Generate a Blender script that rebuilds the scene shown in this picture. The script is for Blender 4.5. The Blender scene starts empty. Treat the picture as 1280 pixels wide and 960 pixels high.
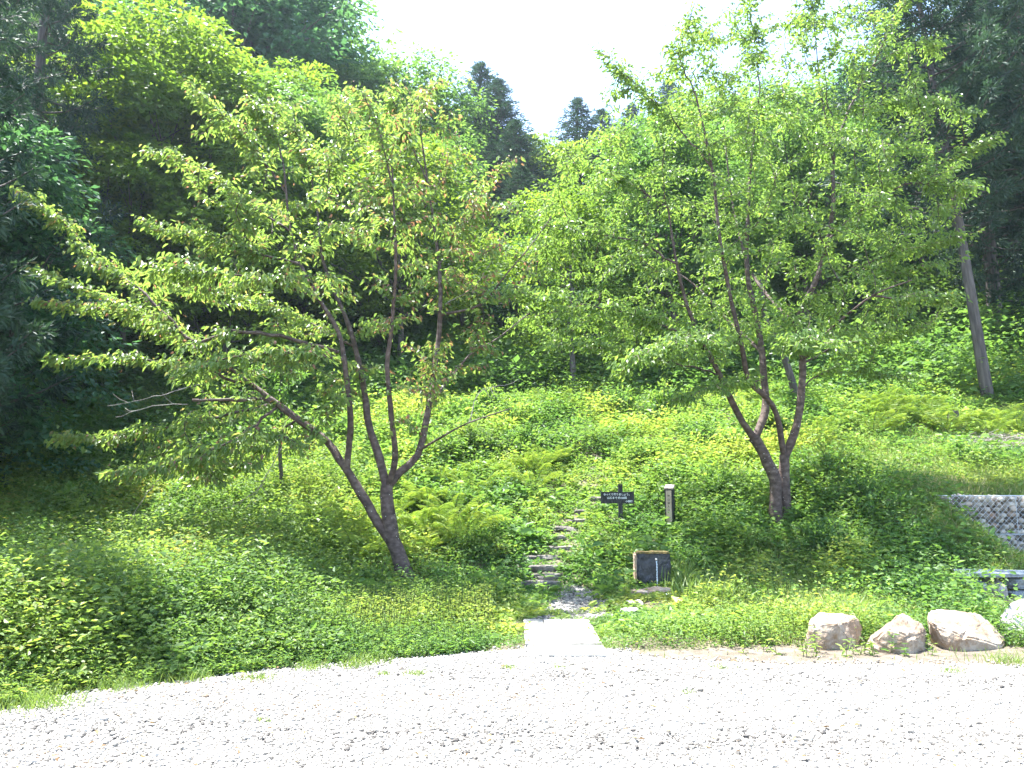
import bpy, bmesh, math, random
import numpy as np
from mathutils import Vector, Matrix, noise as mnoise

random.seed(7)
RNG = np.random.default_rng(11)
scene = bpy.context.scene
C = scene.collection
PI = math.pi

# ------------------------------------------------------------------ camera maths
CAM_H = 1.6
HAZE = .00045
F = 931.0
TH = math.atan(120 / F)

def ray(px, py):
    u = (px - 640) / F
    v = (480 - py) / F
    return np.array([u, math.cos(TH) - v * math.sin(TH), math.sin(TH) + v * math.cos(TH)])

def P3(px, py, d):
    """world point seen at photo pixel (px,py) at distance d along +Y"""
    r = ray(px, py)
    return np.array([0, 0, CAM_H]) + r * (d / r[1])

# ------------------------------------------------------------------ helpers
def link(o, parent=None):
    C.objects.link(o)
    if parent is not None:
        o.parent = parent
    return o

def tag(o, label=None, cat=None, group=None, kind=None):
    if label: o['label'] = label
    if cat: o['category'] = cat
    if group: o['group'] = group
    if kind: o['kind'] = kind
    return o

def empty(name, loc, label=None, cat=None, group=None, rz=0.0):
    o = bpy.data.objects.new(name, None)
    o.empty_display_size = 0.2
    o.location = tuple(float(v) for v in loc)
    o.rotation_euler = (0, 0, rz)
    link(o)
    return tag(o, label, cat, group)

def np_mesh(name, verts, face_sets, mat, parent=None, tint=None, smooth=False):
    """face_sets: list of (n,k) index arrays"""
    me = bpy.data.meshes.new(name)
    verts = np.asarray(verts, dtype=np.float32)
    me.vertices.add(len(verts))
    me.vertices.foreach_set('co', verts.ravel())
    loops = np.concatenate([f.ravel() for f in face_sets]).astype(np.int32)
    totals = np.concatenate([np.full(len(f), f.shape[1], dtype=np.int32) for f in face_sets])
    starts = np.concatenate([[0], np.cumsum(totals)[:-1]]).astype(np.int32)
    me.loops.add(len(loops))
    me.loops.foreach_set('vertex_index', loops)
    me.polygons.add(len(totals))
    me.polygons.foreach_set('loop_start', starts)
    me.polygons.foreach_set('loop_total', totals)
    me.polygons.foreach_set('use_smooth', np.full(len(totals), smooth))
    if tint is not None:
        a = me.attributes.new('tint', 'FLOAT', 'POINT')
        a.data.foreach_set('value', np.asarray(tint, dtype=np.float32))
    me.update(calc_edges=True)
    me.materials.append(mat)
    o = bpy.data.objects.new(name, me)
    return link(o, parent)

def bm_obj(name, bm, mat, parent=None, smooth=False):
    me = bpy.data.meshes.new(name)
    bm.normal_update()
    bm.to_mesh(me); bm.free()
    for p in me.polygons: p.use_smooth = smooth
    me.materials.append(mat)
    o = bpy.data.objects.new(name, me)
    return link(o, parent)

def norm(a):
    return a / np.maximum(np.linalg.norm(a, axis=-1, keepdims=True), 1e-9)

def smooth01(t):
    t = np.clip(t, 0, 1)
    return t * t * (3 - 2 * t)

_lat = np.random.default_rng(5).random((256, 256))
def vnoise(x, y):
    x = np.asarray(x, float); y = np.asarray(y, float)
    xi = np.floor(x).astype(int); yi = np.floor(y).astype(int)
    fx = x - xi; fy = y - yi
    fx = fx * fx * (3 - 2 * fx); fy = fy * fy * (3 - 2 * fy)
    a = _lat[xi % 256, yi % 256]; b = _lat[(xi + 1) % 256, yi % 256]
    c = _lat[xi % 256, (yi + 1) % 256]; d = _lat[(xi + 1) % 256, (yi + 1) % 256]
    return (a * (1 - fx) + b * fx) * (1 - fy) + (c * (1 - fx) + d * fx) * fy
def fbm(x, y, o=3):
    s = 0; amp = .5
    for i in range(o):
        s = s + amp * vnoise(x * 2 ** i + 17.3 * i, y * 2 ** i + 5.1 * i); amp *= .5
    return s / (1 - .5 ** o)

# ------------------------------------------------------------------ materials
def new_mat(name):
    m = bpy.data.materials.new(name); m.use_nodes = True
    nt = m.node_tree; nt.nodes.clear()
    out = nt.nodes.new('ShaderNodeOutputMaterial')
    return m, nt, out

def ramp(nt, stops, fac):
    r = nt.nodes.new('ShaderNodeValToRGB')
    e = r.color_ramp.elements
    while len(e) < len(stops): e.new(0.5)
    for el, (p, c) in zip(e, stops):
        el.position = p; el.color = (*c, 1)
    nt.links.new(fac, r.inputs[0])
    return r.outputs[0]

def leaf_mat(name, stops, trans=0.45, rough=0.45, tmul=(1.5, 1.5, 0.8), spec=0.5):
    m, nt, out = new_mat(name)
    N, L = nt.nodes, nt.links
    at = N.new('ShaderNodeAttribute'); at.attribute_name = 'tint'
    oi = N.new('ShaderNodeObjectInfo')
    ad = N.new('ShaderNodeMath'); ad.operation = 'MULTIPLY_ADD'
    L.new(oi.outputs['Random'], ad.inputs[0]); ad.inputs[1].default_value = 0.16
    L.new(at.outputs['Fac'], ad.inputs[2])
    col = ramp(nt, stops, ad.outputs[0])
    pb = N.new('ShaderNodeBsdfPrincipled')
    pb.inputs['Roughness'].default_value = rough
    pb.inputs['Specular IOR Level'].default_value = spec
    L.new(col, pb.inputs['Base Color'])
    tr = N.new('ShaderNodeBsdfTranslucent')
    mul = N.new('ShaderNodeVectorMath'); mul.operation = 'MULTIPLY'
    L.new(col, mul.inputs[0]); mul.inputs[1].default_value = tmul
    L.new(mul.outputs[0], tr.inputs['Color'])
    mx = N.new('ShaderNodeMixShader'); mx.inputs[0].default_value = trans
    L.new(pb.outputs[0], mx.inputs[1]); L.new(tr.outputs[0], mx.inputs[2])
    L.new(mx.outputs[0], out.inputs[0])
    return m

def rock_mat(name, stops, scale=6, rough=0.85, bump=0.4, detail=8, bscale=None, dist=0.03):
    m, nt, out = new_mat(name)
    N, L = nt.nodes, nt.links
    tc = N.new('ShaderNodeTexCoord')
    n1 = N.new('ShaderNodeTexNoise'); n1.inputs['Scale'].default_value = scale
    n1.inputs['Detail'].default_value = detail; n1.inputs['Roughness'].default_value = .65
    L.new(tc.outputs['Object'], n1.inputs['Vector'])
    col = ramp(nt, stops, n1.outputs['Fac'])
    pb = N.new('ShaderNodeBsdfPrincipled'); pb.inputs['Roughness'].default_value = rough
    L.new(col, pb.inputs['Base Color'])
    n2 = N.new('ShaderNodeTexNoise'); n2.inputs['Scale'].default_value = bscale or scale * 3
    n2.inputs['Detail'].default_value = 6
    L.new(tc.outputs['Object'], n2.inputs['Vector'])
    b = N.new('ShaderNodeBump'); b.inputs['Strength'].default_value = bump; b.inputs['Distance'].default_value = dist
    L.new(n2.outputs['Fac'], b.inputs['Height']); L.new(b.outputs[0], pb.inputs['Normal'])
    L.new(pb.outputs[0], out.inputs[0])
    return m

def tint_mat(name, stops, rough=0.85):
    m, nt, out = new_mat(name)
    at = nt.nodes.new('ShaderNodeAttribute'); at.attribute_name = 'tint'
    col = ramp(nt, stops, at.outputs['Fac'])
    pb = nt.nodes.new('ShaderNodeBsdfPrincipled'); pb.inputs['Roughness'].default_value = rough
    nt.links.new(col, pb.inputs['Base Color'])
    nt.links.new(pb.outputs[0], out.inputs[0])
    return m

def bark_mat(name, c0, c1, c2, sx=10, sz=15, speck=0.0):
    m, nt, out = new_mat(name)
    N, L = nt.nodes, nt.links
    tc = N.new('ShaderNodeTexCoord')
    mp = N.new('ShaderNodeMapping'); mp.inputs['Scale'].default_value = (sx, sx, sz)
    L.new(tc.outputs['Object'], mp.inputs[0])
    n1 = N.new('ShaderNodeTexNoise'); n1.inputs['Scale'].default_value = 1.0; n1.inputs['Detail'].default_value = 7
    L.new(mp.outputs[0], n1.inputs['Vector'])
    col = ramp(nt, [(0.3, c0), (0.5, c1), (0.72, c2)], n1.outputs['Fac'])
    pb = N.new('ShaderNodeBsdfPrincipled'); pb.inputs['Roughness'].default_value = .8
    if speck > 0:
        vo = N.new('ShaderNodeTexVoronoi'); vo.inputs['Scale'].default_value = 14
        L.new(tc.outputs['Object'], vo.inputs['Vector'])
        n3 = N.new('ShaderNodeTexNoise'); n3.inputs['Scale'].default_value = 5
        L.new(tc.outputs['Object'], n3.inputs['Vector'])
        lt = N.new('ShaderNodeMath'); lt.operation = 'MULTIPLY'
        L.new(n3.outputs['Fac'], lt.inputs[0]); lt.inputs[1].default_value = speck
        cmp_ = N.new('ShaderNodeMath'); cmp_.operation = 'LESS_THAN'
        L.new(vo.outputs['Distance'], cmp_.inputs[0]); L.new(lt.outputs[0], cmp_.inputs[1])
        mx = N.new('ShaderNodeMix'); mx.data_type = 'RGBA'
        L.new(cmp_.outputs[0], mx.inputs['Factor']); L.new(col, mx.inputs['A'])
        mx.inputs['B'].default_value = (.5, .5, .44, 1)
        L.new(mx.outputs['Result'], pb.inputs['Base Color'])
    else:
        L.new(col, pb.inputs['Base Color'])
    b = N.new('ShaderNodeBump'); b.inputs['Strength'].default_value = .7; b.inputs['Distance'].default_value = .02
    L.new(n1.outputs['Fac'], b.inputs['Height']); L.new(b.outputs[0], pb.inputs['Normal'])
    L.new(pb.outputs[0], out.inputs[0])
    return m

# leaf colour ramps: real-world albedos
M = {}
M['cherry_leaf'] = leaf_mat('cherry_leaf', [(0, (.09, .165, .055)), (.45, (.15, .235, .07)), (.82, (.21, .29, .09)), (.89, (.22, .20, .09)), (1, (.26, .14, .11))], trans=.55, rough=.38, spec=.5)
M['cherry_leaf_b'] = leaf_mat('cherry_leaf_green', [(0, (.09, .165, .05)), (.5, (.15, .24, .065)), (.93, (.22, .30, .085)), (1, (.22, .20, .07))], trans=.55, rough=.38, spec=.5)
M['broad_a'] = leaf_mat('broadleaf_yellow_green', [(0, (.08, .15, .03)), (.5, (.14, .22, .035)), (1, (.21, .28, .045))], trans=.52, rough=.5, spec=.3)
M['broad_b'] = leaf_mat('broadleaf_mid_green', [(0, (.06, .13, .045)), (.5, (.10, .19, .055)), (1, (.15, .245, .06))], trans=.5, rough=.5, spec=.32)
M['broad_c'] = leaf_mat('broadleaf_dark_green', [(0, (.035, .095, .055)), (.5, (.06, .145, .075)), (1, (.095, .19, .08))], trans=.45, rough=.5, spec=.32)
M['cedar'] = leaf_mat('cedar_needles', [(0, (.025, .052, .038)), (.5, (.042, .082, .052)), (1, (.07, .118, .065))], trans=.25, rough=.6, tmul=(1.2, 1.3, .8), spec=.3)
M['weed'] = leaf_mat('weed_leaf', [(0, (.062, .14, .045)), (.4, (.11, .205, .055)), (.8, (.19, .28, .068)), (1, (.29, .34, .085))], trans=.5, rough=.5, spec=.35)
M['bramble'] = leaf_mat('bramble_leaf', [(0, (.062, .135, .045)), (.5, (.125, .205, .055)), (.9, (.21, .29, .068)), (1, (.27, .26, .08))], trans=.5, rough=.5, spec=.35)
M['grass'] = leaf_mat('grass_blade', [(0, (.10, .17, .05)), (.6, (.16, .24, .06)), (.88, (.22, .27, .08)), (1, (.42, .37, .22))], trans=.45, rough=.5)
M['fern'] = leaf_mat('fern_frond', [(0, (.11, .20, .045)), (.6, (.19, .28, .055)), (1, (.29, .34, .07))], trans=.5, rough=.5)
M['bark_a'] = bark_mat('cherry_bark', (.035, .022, .018), (.085, .055, .045), (.16, .12, .10), speck=.16)
M['bark_b'] = bark_mat('forest_bark', (.04, .032, .026), (.09, .075, .06), (.17, .15, .13), sx=14, sz=3)
M['bark_c'] = bark_mat('cedar_bark', (.04, .034, .03), (.085, .07, .06), (.14, .12, .105), sx=16, sz=2)
M['twig'] = bark_mat('dry_twig', (.14, .12, .10), (.26, .23, .2), (.4, .37, .33))
M['stem'] = bark_mat('green_stem', (.05, .08, .02), (.07, .11, .03), (.10, .12, .04))

# ------------------------------------------------------------------ terrain
_edge_px = [(-400, 960), (0, 890), (100, 868), (230, 852), (330, 840), (480, 828), (600, 816), (660, 812), (770, 812), (830, 826), (1000, 832), (1280, 834), (1700, 836)]
_ex, _ey = [], []
for a, b in _edge_px:
    r = ray(a, b); k = CAM_H / -r[2]
    _ex.append(r[0] * k); _ey.append(r[1] * k)
_ex = np.array(_ex); _ey = np.array(_ey)
def gravel_edge(x):
    return np.interp(x, _ex, _ey) + .10 * (fbm(np.asarray(x) * 1.3, np.asarray(x) * 0 + 3.3) - .5) * 2 * .6

def _prof(pts):
    ys = np.arange(-60, 400, .1)
    z = np.interp(ys, [p[0] for p in pts], [p[1] for p in pts])
    k = np.hanning(13); k /= k.sum()
    zz = np.convolve(np.pad(z, 6, mode='edge'), k, mode='valid')
    return ys, zz
_pc = _prof([(-60, 0), (11.2, 0), (24, 4.55), (45, 11), (75, 19), (120, 24), (400, 26)])
_pr = _prof([(-60, 0), (10.6, 0.02), (13.0, 1.35), (17, 2.6), (24, 5.0), (45, 11.4), (75, 19), (120, 24), (400, 26)])
_pl = _prof([(-60, 0), (13.2, 0.05), (24, 4.2), (45, 11.4), (75, 20), (120, 25), (400, 27)])
def ground_z(x, y):
    x = np.asarray(x, float); y = np.asarray(y, float)
    zc = np.interp(y, *_pc); zr = np.interp(y, *_pr); zl = np.interp(y, *_pl)
    # gabion zone: the bank becomes a vertical step right of x = 7.8
    g = np.clip((x - 7.3) / 1.0, 0, 1)
    zg = np.where(y < 12.9, .02 + .1 * np.clip((y - 11.5) / 1.6, 0, 1), zr)
    zr = zr * (1 - g) + zg * g
    wr = smooth01((x - 2.8) / 4.6); wl = smooth01((-x - 2.2) / 4.5)
    z = zc * (1 - wr - wl) + zr * wr + zl * wl
    s = smooth01((y - 18) / 14)
    z = z + s * (.50 * np.maximum(0, -x - 6) + .36 * np.maximum(0, x - 9)) * np.clip(1 - (np.abs(x) - 60) / 80, .3, 1)
    far = smooth01((y - 11) / 3)
    z = z + far * (.22 * (fbm(x * .5, y * .5) - .5)) + smooth01((y - 7.5) / 1.5) * .07 * (fbm(x * 1.7 + 9, y * 1.7) - .5)
    # ditch beside the slab
    d = np.exp(-((x + .75) / .5) ** 2 - ((y - 8.0) / .5) ** 2)
    z = z - .16 * d
    return z
def gz(x, y): return float(ground_z(x, y))

def on_ground(px, py, lift=0.0):
    r = ray(px, py); o = np.array([0, 0, CAM_H])
    t = np.arange(2, 90, .01)
    p = o + np.outer(t, r)
    hit = np.nonzero(p[:, 2] <= ground_z(p[:, 0], p[:, 1]) + lift)[0]
    return p[hit[0]] if len(hit) else p[-1]

def grid_obj(name, xs, ys, mat, zf, parent=None, keep=None):
    X, Y = np.meshgrid(xs, ys)
    Z = zf(X, Y)
    V = np.stack([X.ravel(), Y.ravel(), Z.ravel()], 1)
    nx, ny = len(xs), len(ys)
    i = np.arange(nx - 1); j = np.arange(ny - 1)
    I, J = np.meshgrid(i, j)
    a = (J * nx + I).ravel()
    Fc = np.stack([a, a + 1, a + nx + 1, a + nx], 1)
    if keep is not None:
        Fc = Fc[keep(V[Fc].mean(1))]
        used, inv = np.unique(Fc, return_inverse=True)
        V = V[used]; Fc = inv.reshape(Fc.shape)
    return np_mesh(name, V, [Fc], mat, parent, smooth=True)

soil = rock_mat('soil', [(.3, (.05, .04, .025)), (.5, (.10, .085, .05)), (.68, (.17, .14, .09))], scale=1.7, bump=.6, bscale=14)
xs = np.concatenate([np.linspace(-260, -30, 24), np.arange(-28, -12, .8), np.arange(-12, 13.5, .14), np.arange(13.6, 30, .8), np.linspace(32, 260, 24)])
ys = np.concatenate([np.linspace(-90, 1, 14), np.arange(2, 26, .14), np.arange(26.2, 60, .8), np.linspace(62, 330, 30)])
ground = grid_obj('ground', xs, ys, soil, ground_z)
tag(ground, 'brown forest soil under weeds rising into a hillside', kind='structure')

# gravel road sheet (dark gaps under the real stones)
def gravel_mat(name, lo, mid, hi, scale=38):
    m, nt, out = new_mat(name)
    N, L = nt.nodes, nt.links
    tc = N.new('ShaderNodeTexCoord')
    vo = N.new('ShaderNodeTexVoronoi'); vo.inputs['Scale'].default_value = scale
    L.new(tc.outputs['Object'], vo.inputs['Vector'])
    sx = N.new('ShaderNodeSeparateColor'); L.new(vo.outputs['Color'], sx.inputs[0])
    col = ramp(nt, [(0, lo), (.4, mid), (1, hi)], sx.outputs[0])
    pb = N.new('ShaderNodeBsdfPrincipled'); pb.inputs['Roughness'].default_value = .9
    L.new(col, pb.inputs['Base Color'])
    b = N.new('ShaderNodeBump'); b.inputs['Strength'].default_value = 1; b.inputs['Distance'].default_value = .02; b.invert = True
    L.new(vo.outputs['Distance'], b.inputs['Height']); L.new(b.outputs[0], pb.inputs['Normal'])
    L.new(pb.outputs[0], out.inputs[0])
    return m
M['gravel_bed'] = gravel_mat('gravel_bed', (.08, .075, .068), (.17, .16, .145), (.29, .275, .25))
rx = np.concatenate([np.linspace(-60, -9, 10), np.arange(-8.5, 9, .15), np.linspace(9.5, 60, 10)])
def road():
    ts = np.concatenate([np.linspace(0, .8, 14), np.linspace(.82, 1, 30)])
    E = gravel_edge(rx)
    Y = -40 + (E[None, :] + 40) * ts[:, None]
    X = np.broadcast_to(rx, Y.shape)
    Z = .012 + .02 * (fbm(X * .8, Y * .8) - .4) * smooth01((E[None, :] - Y) / .5)
    V = np.stack([X.ravel(), Y.ravel(), Z.ravel()], 1)
    nx = len(rx); I, J = np.meshgrid(np.arange(nx - 1), np.arange(len(ts) - 1))
    a = (J * nx + I).ravel()
    o = np_mesh('gravel_road', V, [np.stack([a, a + 1, a + nx + 1, a + nx], 1)], M['gravel_bed'], smooth=True)
    tag(o, 'pale gravel road bed in the foreground', kind='structure')
road()

M['dirt'] = rock_mat('dry_dirt', [(.3, (.065, .05, .034)), (.5, (.12, .095, .068)), (.7, (.19, .155, .12))], scale=5, bump=.7, bscale=40)
def strip_sheet(name, poly_px, mat, lift, label, step=.06, rough_edge=.12):
    pts = np.array([on_ground(a, b)[:2] for a, b in poly_px])
    x0, y0 = pts.min(0) - .2; x1, y1 = pts.max(0) + .2
    def inside(c):
        x = c[:, 0] + rough_edge * (vnoise(c[:, 0] * 5, c[:, 1] * 5) - .5) * 2
        y = c[:, 1] + rough_edge * (vnoise(c[:, 0] * 5 + 40, c[:, 1] * 5) - .5) * 2
        ins = np.zeros(len(x), bool); n = len(pts)
        for i in range(n):
            xa, ya = pts[i]; xb, yb = pts[(i + 1) % n]
            cond = ((ya > y) != (yb > y)) & (x < (xb - xa) * (y - ya) / (yb - ya + 1e-12) + xa)
            ins ^= cond
        return ins
    o = grid_obj(name, np.arange(x0, x1, step), np.arange(y0, y1, step), mat, lambda X, Y: ground_z(X, Y) + lift, keep=inside)
    tag(o, label, kind='structure')
    return inside
in_dirt = strip_sheet('dirt_strip', [(800, 824), (830, 815), (1000, 806), (1120, 806), (1290, 812), (1290, 845), (1000, 842), (850, 836)], M['dirt'], .006, 'bare dry dirt strip between boulders and gravel')
in_path = strip_sheet('path', [(662, 776), (690, 752), (706, 733), (722, 728), (740, 738), (772, 752), (766, 768), (736, 778)], M['gravel_bed'], .008, 'small worn gravel patch behind the slab', step=.05)
in_mound = strip_sheet('earth_patch', [(1236, 556), (1262, 546), (1300, 548), (1300, 580), (1262, 572), (1240, 562)],
                       rock_mat('red_brown_earth', [(.3, (.05, .03, .025)), (.6, (.13, .08, .065)), (.8, (.2, .14, .12))], scale=9, bump=1, bscale=30), .05, 'patch of bare reddish earth and dead twigs', step=.1)

# ------------------------------------------------------------------ loose stones (gravel)
def ico(sub):
    bm = bmesh.new(); bmesh.ops.create_icosphere(bm, subdivisions=sub, radius=1)
    v = np.array([x.co[:] for x in bm.verts]); f = np.array([[q.index for q in x.verts] for x in bm.faces])
    bm.free(); return v, f
ICO1 = ico(1); ICO2 = ico(2); ICO3 = ico(3)

def stones_mesh(name, pos, size, flat, mat, tint, parent=None, seed=1, base=ICO1, smooth=False, jit=.22):
    rng = np.random.default_rng(seed)
    v, f = base; n = len(pos)
    var = 12
    protos = np.stack([v * (1 + jit * (rng.random((len(v), 1)) * 2 - 1)) * (1, .55 + .4 * rng.random(), flat * (.7 + .6 * rng.random())) for _ in range(var)])
    k = rng.integers(0, var, n)
    W = protos[k] * size[:, None, None]
    a = rng.random(n) * 2 * PI; ti = rng.normal(0, .35, n)
    ca, sa, ct, st = np.cos(a), np.sin(a), np.cos(ti), np.sin(ti)
    x, y, z = W[..., 0], W[..., 1], W[..., 2]
    y, z = y * ct[:, None] - z * st[:, None], y * st[:, None] + z * ct[:, None]
    x, y = x * ca[:, None] - y * sa[:, None], x * sa[:, None] + y * ca[:, None]
    V = np.stack([x, y, z], -1) + pos[:, None, :]
    Fc = f[None] + (np.arange(n) * len(v))[:, None, None]
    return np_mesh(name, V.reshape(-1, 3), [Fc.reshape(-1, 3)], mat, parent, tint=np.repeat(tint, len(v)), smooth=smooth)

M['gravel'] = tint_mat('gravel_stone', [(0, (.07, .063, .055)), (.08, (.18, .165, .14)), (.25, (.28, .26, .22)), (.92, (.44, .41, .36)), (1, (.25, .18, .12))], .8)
def scatter_gravel():
    rng = np.random.default_rng(3)
    n = 150000
    y = 2.9 + (7.6 - 2.9) * rng.random(n) ** 1.05
    x = (rng.random(n) * 2 - 1) * (y * .72 + .6)
    E = gravel_edge(x) + .1 * rng.normal(0, 1, n)
    k = y < E; x, y = x[k], y[k]
    s = .0088 * np.exp(rng.normal(0, .36, len(x)))
    z = .012 + .02 * (fbm(x * .8, y * .8) - .4) * smooth01((gravel_edge(x) - y) / .5) + s * .25
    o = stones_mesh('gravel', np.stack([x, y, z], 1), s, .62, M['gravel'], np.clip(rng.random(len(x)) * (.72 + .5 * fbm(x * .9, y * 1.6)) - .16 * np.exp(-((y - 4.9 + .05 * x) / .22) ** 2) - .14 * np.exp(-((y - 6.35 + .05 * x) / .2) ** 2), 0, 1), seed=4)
    tag(o, 'pale crushed gravel covering the foreground road', kind='stuff')
    n = 3200
    p = np.stack([-.2 + rng.random(n) * 2.2, 8.4 + rng.random(n) * 3], 1)
    p = p[in_path(p)]
    s = .012 * np.exp(rng.normal(0, .4, len(p)))
    o = stones_mesh('path_gravel', np.column_stack([p, ground_z(p[:, 0], p[:, 1]) + .012 + s * .2]), s, .6, M['gravel'], rng.random(len(p)) * .32, seed=5)
    tag(o, 'grey loose gravel on the path behind the slab', kind='stuff')
scatter_gravel()

# ------------------------------------------------------------------ foliage builders
def leaf_arrays(P, D, N_, L, W, kind='leaf'):
    """P base, D direction, N_ normal; returns verts (n,k,3) and face template"""
    D = norm(D); S = norm(np.cross(D, N_)); N_ = norm(np.cross(S, D))
    L = np.asarray(L)[:, None]; W = np.asarray(W)[:, None]
    if kind == 'leaf':
        fold = W * .22
        v = [P,
             P + D * L * .30 + S * W * .46 + N_ * fold,
             P + D * L * .66 + S * W * .36 + N_ * fold * .6 - N_ * L * .05,
             P + D * L - N_ * L * .16,
             P + D * L * .66 - S * W * .36 + N_ * fold * .6 - N_ * L * .05,
             P + D * L * .30 - S * W * .46 + N_ * fold]
        f = np.array([[0, 1, 2, 3], [3, 4, 5, 0]])
    elif kind == 'quad':
        v = [P, P + D * L * .45 + S * W * .5 + N_ * W * .12, P + D * L, P + D * L * .45 - S * W * .5 + N_ * W * .12]
        f = np.array([[0, 1, 2, 3]])
    elif kind == 'blade':
        v = [P - S * W * .5, P + S * W * .5, P + D * L * .6 + S * W * .4, P + D * L * .6 - S * W * .4, P + D * L + N_ * L * -.28]
        f = np.array([[0, 1, 2, 3]])
        return np.stack(v, 1), f, np.array([[3, 2, 4]])
    return np.stack(v, 1), f, None

def leaf_mesh(name, P, D, N_, L, W, tint, mat, parent=None, kind='leaf'):
    V, f, f3 = leaf_arrays(P, D, N_, L, W, kind)
    n, k = V.shape[:2]
    off = (np.arange(n) * k)[:, None, None]
    sets = [(f[None] + off).reshape(-1, f.shape[1])]
    if f3 is not None: sets.append((f3[None] + off).reshape(-1, 3))
    return np_mesh(name, V.reshape(-1, 3), sets, mat, parent, tint=np.repeat(tint, k))

def tube_arrays(pts, rad, sides):
    pts = np.asarray(pts, float); n = len(pts)
    t = np.gradient(pts, axis=0); t = norm(t)
    up = np.array([0.13, .21, 1.0]) if abs(t[0][2]) < .9 else np.array([1.0, .1, 0])
    V = []
    u = np.cross(t[0], up); u /= np.linalg.norm(u)
    for i in range(n):
        u = u - t[i] * np.dot(u, t[i]); u /= max(np.linalg.norm(u), 1e-9)
        w = np.cross(t[i], u)
        a = np.arange(sides) * 2 * PI / sides
        V.append(pts[i] + rad[i] * (np.cos(a)[:, None] * u + np.sin(a)[:, None] * w))
    V = np.concatenate(V)
    i = np.arange(n - 1)[:, None] * sides; a = np.arange(sides)[None]; b = (a + 1) % sides
    Fc = np.stack([i + a, i + b, i + sides + b, i + sides + a], -1).reshape(-1, 4)
    return V, Fc

def tubes_obj(name, chains, mat, parent=None, sides=6):
    Vs, Fs, o = [], [], 0
    for pts, rad in chains:
        if len(pts) < 2: continue
        v, f = tube_arrays(pts, rad, sides); Vs.append(v); Fs.append(f + o); o += len(v)
    return np_mesh(name, np.concatenate(Vs), [np.concatenate(Fs)], mat, parent, smooth=True)

def resample(pts, step):
    pts = np.asarray(pts, float)
    # catmull-rom through the control points
    P = np.vstack([2 * pts[0] - pts[1], pts, 2 * pts[-1] - pts[-2]])
    out = []
    for i in range(1, len(P) - 2):
        m = max(2, int(np.linalg.norm(P[i + 1] - P[i]) / step))
        for t in np.arange(m) / m:
            out.append(.5 * ((2 * P[i]) + (-P[i - 1] + P[i + 1]) * t + (2 * P[i - 1] - 5 * P[i] + 4 * P[i + 1] - P[i + 2]) * t * t + (-P[i - 1] + 3 * P[i] - 3 * P[i + 1] + P[i + 2]) * t ** 3))
    out.append(pts[-1])
    return np.array(out)

def in_poly(x, y, poly):
    ins = np.zeros(len(x), bool); n = len(poly)
    for i in range(n):
        xa, ya = poly[i]; xb, yb = poly[(i + 1) % n]
        ins ^= ((ya > y) != (yb > y)) & (x < (xb - xa) * (y - ya) / (yb - ya + 1e-12) + xa)
    return ins

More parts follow.
